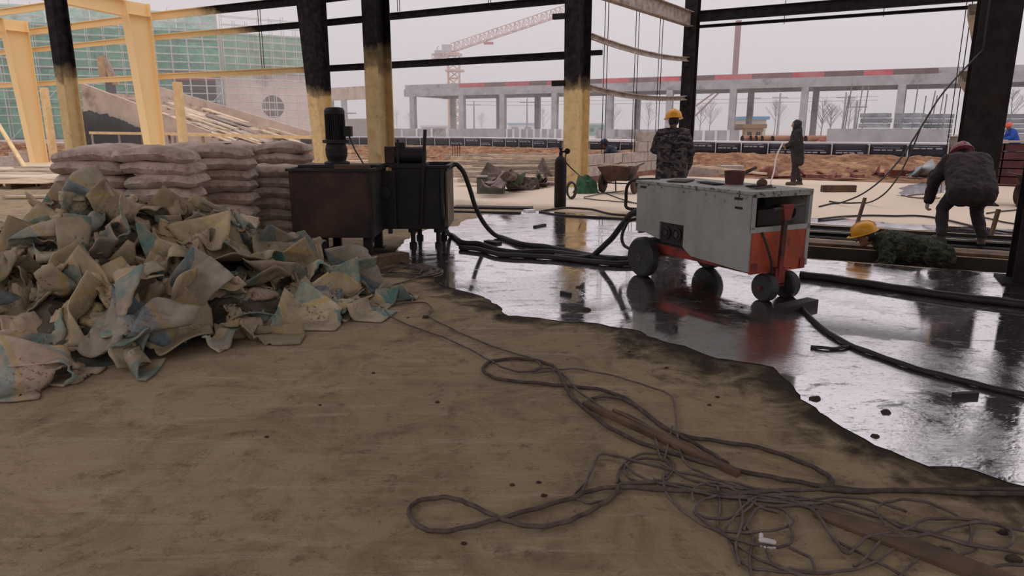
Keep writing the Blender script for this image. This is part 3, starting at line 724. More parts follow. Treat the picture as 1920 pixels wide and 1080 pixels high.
lowwall(f_(1556, 38), f_(1775, 34), .33, 1.46, mCONC, 'retaining_wall', 'plain long concrete retaining wall behind the silt fence at right', th=.6)
lowwall(f_(1868, 33), f_(1960, 31), .33, 1.2, mCONC, 'retaining_wall', 'short concrete wall behind the blue jacketed worker')
# white kerb on top of the bank, then the black silt fence
KL = [(560, 52), (760, 49), (900, 46), (1055, 41), (1300, 33.5), (1500, 30.6), (1790, 28.3), (1900, 27.5)]
pts = [f_(px, d)+Vector((0, 1.0, .84)) for px, d in KL]
m = MB(); m.sweep([(-.5, -.06), (.5, -.06), (.5, .06), (-.5, .06)], pts); tag(m.build('white_kerb', mWHT, loc=pts[0]), 'long white kerb strip above the black silt fence', 'kerb')
m = MB(); m.sweep([(-.4, -.27), (.4, -.27), (.4, .25), (-.4, .25)], [p-Z3*.3 for p in pts]); tag(m.build('kerb_footing', mCONC, loc=pts[0]), 'concrete footing carrying the white kerb strip', 'footing')
mFEN = M('black_fence_film', srgb(48, 44, 56), srgb(34, 31, 40), 1.2, .6, .3, rnd=.15); mPRINT = M('white_print', srgb(176, 172, 182), srgb(140, 136, 146), 4, .7, 0, rnd=.1)
fen = thing('silt_fence', 'black plastic silt fence with white printed marks along the earth bank', 'fence', f_(560, 51)+Z3*.33)
fl = [f_(px, d)+Vector((0, .25, 0)) for px, d in KL]
# walk the line in panels about 1.1 m wide
segs = []
for a, c in zip(fl, fl[1:]):
    n = max(1, int((c-a).length/1.15))
    segs += [(a.lerp(c, i/n), a.lerp(c, (i+1)/n)) for i in range(n)]
for i, (a, c) in enumerate(segs):
    e = (c-a); z0, z1 = .34, .82+.03*rng.random(); vv = []
    for q in range(5):
        for r in range(4):
            p = a+e*(q/4*.97); vv.append(p+Vector((0, .05*noise.noise(Vector((i*.7+q*.3, r*.7, 5))), z0+(z1-z0)*r/3)))
    m = MB(); m.add(vv, [[q*4+r, (q+1)*4+r, (q+1)*4+r+1, q*4+r+1] for q in range(4) for r in range(3)])
    pn = m.build('fence_panel', mFEN, fen, smooth=True); pn.modifiers.new('s', 'SOLIDIFY').thickness = .01
    m = MB(); m.box(c+Vector((0, -.03, .6)), (.03, .03, .54)); m.build('stake', mPOLE, fen)
    if a.x > -5:
        m = MB(); nrm = Vector((e.y, -e.x, 0)).normalized()*.06; zp = rng.choice((.47, .6, .68))
        for s0, s1, dz, hh in ((.12, .3, 0, .05), (.33, .45, 0, .05), (.48, .62, 0, .05), (.7, .86, 0, .06), (.12, .8, .09, .018)):
            if zp+dz > z1-.04: dz = -.09
            p, q = a+e*s0+nrm, a+e*s1+nrm; m.bar(p+Z3*(zp+dz), q+Z3*(zp+dz), .004, hh)
        m.build('print_mark', mPRINT, fen)
# pipes
mPIPE = M('brown_pipe', srgb(166, 122, 98), srgb(140, 98, 80), 1.4, .7, .1)
for i, (px, L) in enumerate(((1393, 1.2), (1409, 1.0), (1419, .9), (1430, 2.0), (1450, 3.6), (1512, 2.6))):
    a = f_(px, 40-.25*i); r = .2
    d = Vector((.97, .22, 0)); c = a+Z3*(.33+.36+r)
    m = MB(); m.lathe([(r, 0), (r, L), (r-.03, L), (r-.03, .02)], c, 18, Matrix((Vector((-d.y, d.x, 0)), Z3, d)).transposed())
    m.f.pop(); m.f.pop(); t = tag(m.build('pipe', mPIPE, loc=c, smooth=False), f'brown pipe lying on the ground past the silt fence, {ordi(i)} from the left', 'pipe', 'pipes beyond the fence')
    m = MB(); m.lathe([(r-.035, .05), (r-.035, .06)], c, 14, Matrix((Vector((-d.y, d.x, 0)), Z3, d)).transposed()); m.build('pipe_bore', mDARK, t)
m = MB(); m.bar(f_(1380, 39.6)+Z3*.5, f_(1548, 38.6)+Z3*.5, .5, .36); tag(m.build('pipe_sleeper', mDARK, loc=f_(1380, 39.6)+Z3*.33), 'dark timber bed under the brown pipes', 'sleeper')
m = MB()
for i in range(7): m.ell(f_(1538+6*i, 38.6)+Z3*(.62+.1*(i % 2)), (.28, .3, .22), n=8, m=6)
tag(m.build('red_bundle', M('faded_red_cloth', srgb(190, 110, 100), srgb(160, 92, 84), 3, .9, .3), loc=f_(1538, 38.6)+Z3*.33, smooth=True), 'faded red bundle lying at the right end of the pipes', 'bundle')
# stacks of grey slabs standing behind the retaining wall
mSLAB = M('grey_panel_stack', srgb(158, 160, 164), srgb(124, 126, 132), 1.5, .85, .2)
for (x0, x1, z1, lab) in ((1616, 1664, 2.35, 'left stack of grey concrete panels behind the retaining wall'), (1683, 1724, 2.35, 'middle stack of grey concrete panels behind the retaining wall'), (1742, 1775, 2.3, 'right stack of grey concrete panels behind the retaining wall'), (1880, 1935, 2.3, 'stack of grey concrete panels right of the broad black column')):
    a, c = f_(x0, 42), f_(x1, 41); t = thing('panel_stack', lab, 'panel stack', a+Z3*.33, 0, 'stacks of grey panels')
    for i in range(7):
        z = .33+(z1-.33)*(i+.5)/7; m = MB(); m.bar(a+Vector((rng.uniform(-.06, .06), 0, z)), c+Vector((rng.uniform(-.06, .06), 0, z)), 1.0, (z1-.33)/7*.86); m.build('panel', mSLAB, t)
# far huts, poles, trees
def hut(px0, px1, d, z1, c1, croof, lab, nm='site_hut'):
    a, c = f_(px0, d), f_(px1, d); t = thing(nm, lab, 'building', a+Z3*.33)
    mw = M(nm+'_wall', c1, tuple(x*.85 for x in c1), .4, .8, 0, rnd=0); mr_ = M(nm+'_roof', croof, tuple(x*.8 for x in croof), .4, .7, 0, rnd=0)
    m = MB(); m.box((a+c)/2+Vector((0, 2, (.33+z1)/2)), (c.x-a.x, 4, z1-.33)); m.build('wall', mw, t)
    m = MB(); m.box((a+c)/2+Vector((0, 2, z1+.15)), (c.x-a.x+.5, 4.6, .34)); m.build('roof', mr_, t)
    n = max(2, int((c.x-a.x)/2))
    for i in range(n):
        p = a.lerp(c, (i+.5)/n); m = MB(); m.box(p+Vector((0, -.03, .33+(z1-.33)*.55)), ((c.x-a.x)/n*.5, .06, (z1-.33)*.35)); m.build('window', mDARK, t)
hut(953, 1002, 150, 2.2, srgb(206, 214, 220), srgb(60, 150, 190), 'far white hut with bright blue roof left of the gas cylinder column')
hut(1397, 1436, 78, 2.4, srgb(200, 190, 176), srgb(92, 150, 186), 'far site hut with blue sign band left of the hooded worker')
hut(1102, 1134, 110, 1.9, srgb(120, 170, 160), srgb(170, 190, 186), 'far green walled hut behind the sag rods')
hut(1398, 1430, 60, 1.5, srgb(206, 168, 120), srgb(190, 150, 110), 'low yellowish shed in front of the far blue hut', 'yellow_shed')
hut(790, 836, 140, 1.7, srgb(170, 150, 150), srgb(200, 196, 200), 'far low shed left of the crane foot')
mTREE = M('bare_twigs', srgb(150, 140, 142), srgb(128, 118, 120), 1, .9, 0, rnd=.2)
def tree(px, d, h, lab):
    a = f_(px, d)+Z3*.33; t = thing('bare_tree', lab, 'tree', a, 0, 'bare trees on the horizon'); r = random.Random(px)
    m = MB(); m.tube([a, a+Vector((.1, 0, h*.55)), a+Vector((r.uniform(-.2, .2), 0, h))], [.08, .05, .015], 5); m.build('trunk', mTREE, t)
    m = MB()
    for i in range(26):
        z = h*r.uniform(.25, .9); an = r.uniform(0, 6.28); L = (h-z)*.75+.4; p = a+Z3*z
        q = p+Vector((math.cos(an)*L*.6, math.sin(an)*L*.6, L*.8)); m.tube([p, p.lerp(q, .5)+Vector((0, 0, .1)), q], [.025, .018, .008], 4)
        for k in range(3):
            s = p.lerp(q, r.uniform(.4, .9)); m.tube([s, s+Vector((r.uniform(-.5, .5), r.uniform(-.5, .5), r.uniform(.2, .7)))], [.012, .007], 3)
    tag(m.build('crown', mTREE, t), kind='stuff')
for i, (px, d, h) in enumerate(((744, 190, 6), (768, 180, 5), (902, 170, 4.5), (1018, 150, 5), (1150, 120, 5), (1215, 110, 5), (1312, 100, 4.2), (1330, 105, 5), (1452, 95, 4.5), (1540, 80, 4.2), (1556, 82, 3.6), (1590, 90, 5), (1890, 70, 4.6), (1460, 140, 6))):
    tree(px, d, h, f'small bare tree on the hazy horizon, {ordi(i)} in order of planting' if False else f'small bare winter tree on the hazy horizon, {ordi(sorted([744,768,902,1018,1150,1215,1312,1330,1452,1540,1556,1590,1890,1460]).index(px))} from the left')
def pole(px, d, h, lab, cross=True):
    a = f_(px, d)+Z3*.33; t = thing('utility_pole', lab, 'pole', a, 0, 'utility poles')
    m = MB(); m.tube([a, a+Z3*h], [.16, .1], 6); m.build('shaft', mTREE, t)
    if cross: m = MB(); m.box(a+Z3*(h-.6), (2.2, .12, .12)); m.build('cross_arm', mTREE, t)
for i, (px, d, h) in enumerate(((889, 110, 5.2), (1458, 100, 5.9), (1409, 115, 6.4), (1602, 75, 3.9), (988, 105, 5.4), (1580, 88, 5.4))):
    pole(px, d, h, f'thin utility pole standing far off, {ordi(sorted([889,1458,1409,1602,988,1580]).index(px))} from the left')
for k, z in enumerate((5.0, 5.5)):
    P_ = spline([f_(870, 111)+Z3*z, f_(988, 106)+Z3*(z-.25), f_(1140, 104)+Z3*(z-.1), f_(1409, 102)+Z3*z, f_(1640, 98)+Z3*(z+.2)], 6)
    m = MB(); m.tube(P_, .03, 4); tag(m.build('power_line', mTREE, loc=P_[0]), f'{"lower" if k == 0 else "upper"} power line strung between the far poles', 'cable')
# red mast with braces beyond the platform
mMAST = M('dull_red_mast', srgb(140, 84, 84), srgb(110, 70, 72), 1, .7, 0, rnd=0)
p = f_(1371, 95); t = thing('drilling_mast', 'tall dull red mast with slanting braces behind the platform', 'mast', p+Z3*.33)
m = MB(); m.bar(p+Z3*.33, p+Z3*15, .6, .6); m.build('mast', mMAST, t)
for dx, lab in ((-11, ''), (-8.2, '')):
    m = MB(); m.tube([p+Vector((dx*.95, -1, .4)), p+Vector((-.2, 0, 7.8))], .11, 6); m.build('brace', mMAST, t)
# rebar starter bars beyond the retaining wall
for i, px in enumerate((1709, 1726, 1736, 1741, 1757, 1767, 1582, 1576, 1604, 1615)):
    a = f_(px, 44)+Z3*.33; m = MB(); m.tube([a, a+Vector((rng.uniform(.0, .35), 0, rng.uniform(3.0, 3.9)))], .035, 5)
    tag(m.build('rebar_rod', mTREE, loc=a), f'upright steel bar behind the retaining wall, {ordi(sorted([1709,1726,1736,1741,1757,1767,1582,1576,1604,1615]).index(px))} from the left', 'steel bar', 'upright bars')
# ================================================================== middle ground
# ---- low wall of aerated blocks between two columns
w0 = G(1098, 341); w1 = G(1238, 325)
we = (w1-w0).normalized(); wn_ = Vector((-we.y, we.x, 0)); WL = (w1-w0).length
rw_ = Matrix((we, wn_, Z3)).transposed()
bw = thing('block_wall', 'low wall of pale grey blocks behind the wheelbarrow', 'wall', w0)
m = MB(); m.box(w0+we*WL/2+Z3*.07, (WL, .2, .14), rw_); m.build('footing', mBRICK, bw)
BL, BH = .56, .31
for c in range(2):
    s = -.28*(c % 2); z = .14+BH*(c+.5)
    while s < WL-.1:
        a, e = max(s, 0), min(s+BL, WL)
        if e-a > .1:
            m = MB(); m.box(w0+we*(a+e)/2+Z3*z+wn_*rng.uniform(-.012, .012), (e-a-.016, .2, BH-.016), rw_); m.build('block', mBLOCK, bw)
        s += BL
for k, (s, z, lab) in enumerate(((WL-1.55, .14+2.5*BH, 'grey block set on top of the block wall, left of the pair'), (WL-.95, .14+2.5*BH, 'grey block set on top of the block wall, right of the pair'), (WL-1.2, .14+3.5*BH, 'dark grey block topmost on the block wall beside the camouflage worker'))):
    p = w0+we*s+Z3*z; L = BL if k < 2 else .95
    m = MB(); m.box(p, (L-.02, .24, BH-.01), rw_); tag(m.build('loose_block', mBLOCK, loc=p-Z3*BH/2), lab, 'block', 'blocks on the wall')
# ---- gas cylinder
p = G(1050, 389); t = thing('gas_cylinder', 'dark gas cylinder standing upright in front of the cream column', 'gas cylinder', p)
m = MB(); m.lathe([(.10, 0), (.112, .015), (.115, .05), (.115, .84), (.105, .9), (.08, .945), (.045, .975), (.035, .99)], p, 22); m.build('bottle', M('black_red_bottle', (.012, .010, .011), (.03, .015, .015), 3, .6, .1, spec=.2), t, smooth=True)
m = MB(); m.lathe([(.034, .985), (.034, 1.05), (.022, 1.055), (.022, 1.10)], p, 12); m.box(p+Vector((.045, 0, 1.06)), (.09, .035, .035)); m.lathe([(.035, 1.10), (.038, 1.125), (.02, 1.13)], p, 10); m.build('valve', mDARKST, t)
m = MB(); m.lathe([(.05, -.012), (.055, 0), (.05, .012)], p+Vector((.12, -.03, 1.07)), 14, Matrix.Rotation(R(90), 3, 'X')); m.build('regulator', mDARKST, t)
P_ = spline([p+Vector((.1, 0, 1.05)), AT(1062, 305, p.y+.2), AT(1085, 328, p.y+.6), G(1110, 350, .05), G(1135, 362, .02), G(1180, 378, .02), G(1215, 385, .02)], 6)
m = MB(); m.tube(P_, .012, 6); tag(m.build('gas_hose', mHOSE, loc=P_[-1], smooth=True), 'thin hose running from the gas cylinder valve to the floor at right', 'hose')
m = MB()
for k in range(3): m.tube([G(1071, 373)+Vector((.17*math.cos(a)*.55, .1*k-.1, .19+.17*math.sin(a))) for a in np.linspace(0, 6.28, 19)], .022, 6)
tag(m.build('hose_roll', mHOSE, loc=G(1071, 373), smooth=True), 'small rolled hose leaning at the foot of the gas cylinder', 'hose roll')
# ---- two wheelbarrows
def wheelbarrow(loc, rz, lab, sc=1.0):
    t = thing('wheelbarrow', lab, 'wheelbarrow', loc, rz)
    L = lambda *a: Vector(a)
    def B(mb, nm, mat, par=None, sm=False): return mb.build(nm, mat, par or t, world=False, smooth=sm)
    m = MB(); zt, zb = .62*sc, .30*sc
    o = [L(-.38, -.32, zt), L(.38, -.32, zt), L(.42, .34, zt), L(-.42, .34, zt)]; i = [L(-.26, -.22, zb), L(.26, -.22, zb), L(.26, .2, zb), L(-.26, .2, zb)]
    o2 = [a*.97+Vector((0, 0, .02)) for a in o]; i2 = [Vector((a.x*.94, a.y*.94, a.z+.015)) for a in i]
    m.add(o+i+o2+i2, [[4, 5, 6, 7][::-1], [0, 1, 5, 4][::-1], [1, 2, 6, 5][::-1], [2, 3, 7, 6][::-1], [3, 0, 4, 7][::-1], [12, 13, 14, 15], [8, 9, 13, 12], [9, 10, 14, 13], [10, 11, 15, 14], [11, 8, 12, 15],
           [0, 1, 9, 8], [1, 2, 10, 9], [2, 3, 11, 10], [3, 0, 8, 11]]); B(m, 'tray', mRUST)
    for sx in (-1, 1):
        m = MB(); c = L(sx*.40, .02, .23)
        m.lathe([(.19, -.04), (.225, -.03), (.23, 0), (.225, .03), (.19, .04)], c, 22, Matrix.Rotation(R(90), 3, 'Y')); wh = B(m, 'wheel', mRUST)
        m = MB(); m.lathe([(.06, -.055), (.06, .055)], c, 10, Matrix.Rotation(R(90), 3, 'Y')); B(m, 'hub', mDARKST, wh)
        m = MB(); m.tube([L(sx*.26, .4, zt-.06), L(sx*.28, -.3, zt-.02), L(sx*.30, -.85, zt+.05)], .018, 8); hd = B(m, 'handle', mRUST)
        m = MB(); m.tube([L(sx*.24, -.35, zt-.1), L(sx*.24, -.42, 0)], .016, 6); B(m, 'leg', mRUST)
    m = MB(); m.tube([L(-.44, .02, .23), L(.44, .02, .23)], .016, 6); B(m, 'axle', mDARKST)
    return t
wheelbarrow(G(1160, 362), R(150), 'rusty two-wheeled barrow standing before the pale block wall')
wheelbarrow(G(1952, 388), R(-60), 'dark two-wheeled barrow at the right edge behind the broad black column')
# stick across the left barrow
a = G(1160, 362); m = MB(); m.bar(a+Vector((-.45, -.3, .69)), a+Vector((.12, -.5, .66)), .05, .03); tag(m.build('lath', mWOODL, loc=a+Vector((-.45, -.3, .69))), 'pale lath laid across the barrow tray', 'lath')
# green tarp lump at the column foot
def lump(name, px, py, r, mat, label, cat, seed, n=18, mm=12, rough=.35, fr=5):
    c = G(px, py); m = MB(); m.ell((0, 0, 0), (1, 1, 1), n=n, m=mm)
    for v in m.v:
        k = 1+rough*noise.fractal(v*fr*.4+Vector((seed, 0, 0)), .7, 2.2, 4)+rough*.6*abs(noise.noise(v*fr+Vector((seed, 5, 0))))
        v.x *= r[0]*k; v.y *= r[1]*k; v.z = max(-.0, v.z*k+.0)*r[2]
    m.v = [v+c for v in m.v]
    return tag(m.build(name, mat, loc=c), label, cat)
mGREENC = M('green_cloth', srgb(62, 104, 76), srgb(38, 66, 52), 5, .85, .4)
lump('green_cloth', 1098, 362, (.28, .2, .34), mGREENC, 'crumpled green cloth heap at the foot of the cream column', 'cloth', 2)
# ---- timber battens heaped left of the column
for i in range(58):
    t = i/57; px = rng.uniform(880, 1010); py = 296+52*t+rng.uniform(-3, 3)
    c = G(px, py); lift = .04+.26*math.sin(math.pi*t)+rng.uniform(0, .12)
    a_ = rng.gauss(-.06, .07) if i % 6 else rng.uniform(-1.0, -.4)
    L = rng.uniform(1.5, 3.0)*(c.y/22 if i % 6 else .5); d = Vector((math.cos(a_), math.sin(a_), rng.uniform(-.03, .03)))
    c.z = lift+.03; m = MB(); m.bar(c-d*L/2, c+d*L/2, rng.uniform(.10, .20), rng.uniform(.09, .14))
    o = m.build('timber_batten', rng.choice((mWOOD, mWOOD, mWOODL, mWOOD)), loc=c); o['q'] = c.y
    tag(o, 'x', 'timber', 'battens left of the cream column')
bt = sorted([o for o in COL.objects if o.get('group') == 'battens left of the cream column'], key=lambda o: o['q'])
for i, o in enumerate(bt):
    del o['q']; o['label'] = f'weathered timber batten in the heap left of the gas cylinder, {ordi(i)} from the front'
# pale laths behind the tank
for i in range(30):
    px = rng.uniform(560, 860); c = G(px, rng.uniform(286, 316)); a_ = rng.gauss(.5, .3) if px < 620 else rng.gauss(.85, .25); L = rng.uniform(1.4, 3.2)
    d = Vector((math.cos(a_), math.sin(a_), 0)); c.z = .05+.03*(i % 6); m = MB(); m.bar(c-d*L/2, c+d*L/2, .13, .05)
    o = m.build('lath', mWOODL, loc=c); o['q'] = px; tag(o, 'x', 'lath', 'pale laths behind the tank')
lt = sorted([o for o in COL.objects if o.get('group') == 'pale laths behind the tank'], key=lambda o: o['q'])
for i, o in enumerate(lt): del o['q']; o['label'] = f'pale lath on the ground seen past the tank, {ordi(i)} from the left'
# rebar cage bits left of the column
for i in range(4):
    a = G(849+4.5*i, 312); m = MB(); m.tube([a, a+Z3*.85], .012, 5); m.lathe([(.02, .8), (.02, .86)], a, 6)
    tag(m.build('rebar_rod', mDARKST, loc=a), f'short upright starter bar with red tip, {ordi(i)} from the left', 'steel bar', 'starter bars by the bank')
# grey open crate
p = G(921, 362); t = thing('open_crate', 'grey green crate on the floor left of the rag heap', 'crate', p, R(-4))
cm_ = M('crate_green', srgb(112, 112, 98), srgb(84, 84, 76), 3, .8, .2)
for nm, c, s in (('back', (0, .22, .2), (.62, .03, .36)), ('bottom', (0, 0, .02), (.62, .46, .04)), ('side', (-.3, 0, .2), (.03, .44, .36)), ('side', (.3, 0, .2), (.03, .44, .36)), ('front', (0, -.22, .2), (.62, .03, .33))):
    m = MB(); m.box(c, s); m.build(nm+'_board', cm_, t, world=False)
m = MB(); m.box((0, 0, .39), (.7, .52, .025)); m.build('lid', M('pale_lid', srgb(176, 164, 148), srgb(140, 128, 116), 3, .8, .2), t, world=False)
# ---- crumpled cloth sheets
def crumple(w, h, nx, ny, seed, folds=4, amp=.05, sharp=70):
    r = np.random.RandomState(seed)
    U, V_ = np.meshgrid(np.linspace(-.5, .5, nx), np.linspace(-.5, .5, ny), indexing='ij')
    P = np.stack([U*w, V_*h, 0*U], -1).reshape(-1, 3); m0 = P.copy()
    for k in range(folds):
        a = r.uniform(0, 2*np.pi); n = np.array([np.cos(a), np.sin(a), 0.0]); off = r.uniform(-.28, .3)*w
        dd = P @ n-off; ang = np.radians(r.uniform(sharp*.5, sharp*1.4))*r.choice([-1, 1])
        t = np.clip(dd/.05, 0, 1)*ang
        ax = np.cross(np.array([0, 0, 1.0]), n)
        q = P-n*dd[:, None]; sel = dd > 0
        z = P[:, 2].copy()
        cos, sin = np.cos(t), np.sin(t)
        dn = dd*cos-z*sin*1.0; dz = dd*sin+z*cos
        Pn = q.copy(); Pn[:, 2] = 0; Pn = Pn+n*dn[:, None]; Pn[:, 2] = dz
        P = np.where(sel[:, None], Pn, P)
    P[:, 2] += amp*np.array([noise.fractal(Vector((x*7+seed, y*7, seed*.3)), .7, 2.1, 4) for x, y, _ in m0])
    return P, m0
def pbd(P, m0, nx, ny, ground, steps=26, grav=.006, stiff=6, thick=.012):
    idx = np.arange(nx*ny).reshape(nx, ny); E = []
    for di, dj in ((1, 0), (0, 1), (1, 1), (1, -1), (2, 0), (0, 2)):
        A = idx[max(0, -di):nx-max(di, 0), max(0, -dj):ny-max(dj, 0)]; B = idx[max(di, 0):, max(dj, 0):ny+min(dj, 0)] if dj >= 0 else idx[di:, :dj]
        if dj < 0: A = idx[:nx-di, -dj:]
        E.append((A.ravel(), B.ravel(), di == 2 or dj == 2))
    rest = [np.linalg.norm(m0[a]-m0[b_], axis=1) for a, b_, _ in E]
    for s in range(steps):
        P[:, 2] -= grav
        for it in range(stiff):
            for (a, b_, bend), L in zip(E, rest):
                d = P[b_]-P[a]; l = np.linalg.norm(d, axis=1)+1e-9
                k = .5*(l-L)/l
                if bend: k = np.where(l < L*.75, k*.12, 0)
                c = d*k[:, None]*.8
                cnt = np.zeros(len(P)); acc = np.zeros_like(P)
                np.add.at(acc, a, c); np.add.at(acc, b_, -c); np.add.at(cnt, a, 1); np.add.at(cnt, b_, 1)
                P += acc/np.maximum(cnt, 1)[:, None]
        g = ground(P[:, 0], P[:, 1])+thick
        P[:, 2] = np.maximum(P[:, 2], g)
    return P
def cloth_obj(name, P, nx, ny, mat, m0=None, thick=.006, label=None, cat=None, group=None, kinds=None):
    c = P.mean(0); c[2] = P[:, 2].min(); me = bpy.data.meshes.new(name)
    F_ = [[i*ny+j, (i+1)*ny+j, (i+1)*ny+j+1, i*ny+j+1] for i in range(nx-1) for j in range(ny-1)]
    me.from_pydata((P-c).tolist(), [], F_); me.materials.append(mat)
    if m0 is not None:
        uv = me.uv_layers.new(name='UVMap'); w, h = np.ptp(m0[:, 0]), np.ptp(m0[:, 1])
        li = np.zeros(len(me.loops), dtype=np.int32); me.loops.foreach_get('vertex_index', li)
        q = np.stack([m0[li, 0]/w+.5, m0[li, 1]/h+.5], -1).astype(np.float32).ravel(); uv.data.foreach_set('uv', q)
    me.polygons.foreach_set('use_smooth', [True]*len(me.polygons)); me.update()
    o = bpy.data.objects.new(name, me); COL.objects.link(o); o.location = c
    s = o.modifiers.new('thick', 'SOLIDIFY'); s.thickness = thick; s.offset = 0
    return tag(o, label, cat, group, kinds)
# rag heap in front of the battens
mRAG = M('grey_rag', srgb(128, 112, 106), srgb(88, 76, 74), 4, .9, .4, rnd=.35)
zf = lambda x, y: np.zeros_like(x)
mRAGG = M('green_rag', srgb(84, 96, 66), srgb(56, 68, 48), 4, .9, .4)
hm = {}
def ragh(x, y): return .52*np.exp(-(((x-.05)/.8)**2+((y-15.9)/.75)**2))*(1+.25*np.sin(x*9)*np.cos(y*7))-.03
rg_ = []
for i in range(26):
    px = 912+130*((i*.618) % 1); py = 342+28*((i*.377+.1) % 1)
    g0 = G(px, py); P, m0 = crumple(rng.uniform(.5, .85), rng.uniform(.35, .55), 14, 10, 300+i, 3, .09, 60)
    a = rng.uniform(0, 6.28); Rm = np.array([[math.cos(a), -math.sin(a), 0], [math.sin(a), math.cos(a), 0], [0, 0, 1]])
    P = P @ Rm.T+np.array([g0.x, g0.y, float(np.maximum(ragh(np.array(g0.x), np.array(g0.y)), 0))+.12])
    P = pbd(P, m0, 14, 10, lambda x, y: np.maximum(ragh(x, y), 0), 16, .009, 3)
    rg_.append((px, cloth_obj('rag', P, 14, 10, mRAGG if i % 9 == 4 else mRAG, None, .01, 'x', 'rag', 'rags in the heap behind the puddle')))
for i, (px, o) in enumerate(sorted(rg_, key=lambda q: q[0])): o['label'] = f'crumpled {"green" if o.data.materials[0] == mRAGG else "grey"} rag in the heap left of the gas cylinder, {ordi(i)} from the left'
# black mat strips on the floor right of the tank
m = MB(); m.box(G(925, 391)+Z3*.02, (1.5, .28, .04), Matrix.Rotation(R(-8), 3, 'Z')); tag(m.build('black_strip', mTANKD, loc=G(925, 391)), 'long dark plank on the floor between the tank and the gas cylinder', 'plank')
m = MB(); m.box(G(905, 399)+Z3*.015, (1.4, .12, .03), Matrix.Rotation(R(-10), 3, 'Z')); tag(m.build('black_strip', mTANKD, loc=G(905, 399)), 'narrow dark strip on the floor at the puddle edge beside the tank', 'plank')
# ---- rubble row of reddish cloth and bricks along the bank
for i in range(30):
    px = 1410+380*(i/29)+rng.uniform(-6, 6); py = rng.uniform(324, 334)
    if i % 3 == 0:
        c = G(px, py); m = MB(); a = rng.uniform(0, 3); m.box(c+Z3*.05, (rng.uniform(.3, .6), rng.uniform(.14, .25), .1), Matrix.Rotation(a, 3, 'Z')); o = m.build('broken_brick', mBRICK, loc=c)
        tag(o, 'x', 'brick', 'debris row along the earth bank'); 
    else:
        P, m0 = crumple(rng.uniform(.5, .9), rng.uniform(.3, .5), 12, 9, 500+i, 3, .06, 55); g0 = G(px, py)
        P = P+np.array([g0.x, g0.y, .06]); P = pbd(P, m0, 12, 9, zf, 12, .012, 3)
        o = cloth_obj('red_sheet', P, 12, 9, M('x', (.2, .1, .1)) if False else mBRICK, None, .012, 'x', 'sheet', 'debris row along the earth bank')
    o['q'] = px
dr = sorted([o for o in COL.objects if o.get('group') == 'debris row along the earth bank'], key=lambda o: o['q'])
for i, o in enumerate(dr): del o['q']; o['label'] = f'{"broken reddish brick" if o.name.startswith("broken") else "crumpled dull red sheet"} in the debris row below the earth bank, {ordi(i)} from the left'
# big crumpled pale blue sack at the bank
P, m0 = crumple(1.2, .9, 18, 14, 77, 5, .12, 85); g0 = G(1690, 331); P = P+np.array([g0.x, g0.y, .35]); P = pbd(P, m0, 18, 14, zf, 16, .012, 3)
cloth_obj('pale_sheet', P, 18, 14, M('pale_blue_sheet', srgb(168, 166, 164), srgb(118, 138, 146), 2, .8, .2), None, .01, 'crumpled pale blue grey sheet at the foot of the earth bank', 'sheet')
# long plank and grey block beside the camouflage worker
m = MB(); a, c = G(1308, 312, .3), G(1438, 326, .12); m.bar(a, c, .12, .06); tag(m.build('plank', mWOODL, loc=c), 'long pale plank lying between the two standing workers', 'plank')
for k, (px, py, L, lab) in enumerate(((1312, 328, 1.0, 'grey block on the ground right of the camouflage worker'), (1370, 326, .75, 'grey block left of the hooded worker'))):
    c = G(px, py); m = MB(); m.box(c+Z3*.14, (L, .4, .28), Matrix.Rotation(R(-5), 3, 'Z')); tag(m.build('loose_block', mBLOCK, loc=c), lab, 'block')
c = G(1572, 360); m = MB(); m.bar(c+Vector((-.4, 0, .08)), c+Vector((.4, .03, .08)), .16, .16); tag(m.build('timber_offcut', mWOODD, loc=c), 'square timber offcut on the floor behind the white machine', 'timber')
# clods of earth left
for i in range(22):
    px = rng.choice((rng.uniform(-20, 45), rng.uniform(78, 130))); py = rng.uniform(270, 296)
    lump('earth_clod', px, py, (rng.uniform(.3, .7), rng.uniform(.3, .6), rng.uniform(.2, .5)), mDIRT, f'lump of orange brown earth by the leftmost column, {ordi(i)} heaped', 'earth', i, 10, 7)
ec = sorted([o for o in COL.objects if o.name.startswith('earth_clod')], key=lambda o: o.location.x/o.location.y)
for i, o in enumerate(ec): o['label'] = f'lump of orange brown earth near the leftmost column, {ordi(i)} from the left'; o['group'] = 'earth lumps at the left'
# ---- pallets, planks and blocks at the far left
def pallet(px, py, rz, lab, w=1.9, nsl=5):
    p = G(px, py); t = thing('pallet', lab, 'pallet', p, rz)
    for i in range(3): m = MB(); m.box((-w/2+.12+(w-.24)*i/2, 0, .07), (.12, 1.0, .14)); m.build('bearer', mWOODD, t, world=False)
    for i in range(nsl): m = MB(); m.box((0, -.45+.9*i/(nsl-1), .155), (w, .17, .03)); m.build('slat', mWOODL, t, world=False)
    return t
pallet(40, 352, R(3), 'pale wooden pallet at the left edge behind the bag heap'); pallet(100, 346, R(-6), 'wooden pallet partly hidden by the left end of the sacks', 1.6)
for i, (px, py, L, a, z) in enumerate(((60, 334, 2.4, 4, .24), (30, 326, 2.0, -6, .1), (70, 322, 2.2, -10, .06), (25, 338, 2.4, 6, .26), (80, 372, 1.5, 8, .04), (75, 316, 1.8, 3, .05), (105, 325, 1.4, -25, .08))):
    c = G(px, py); c.z = z; d = Vector((math.cos(R(a)), math.sin(R(a)), 0)); m = MB(); m.bar(c-d*L/2, c+d*L/2, .22, .05)
    tag(m.build('plank', (mWOODL, mWOOD)[i % 2], loc=c), f'plank lying at the far left behind the bag heap, {ordi(i)} of seven in turn', 'plank', 'planks at the far left')
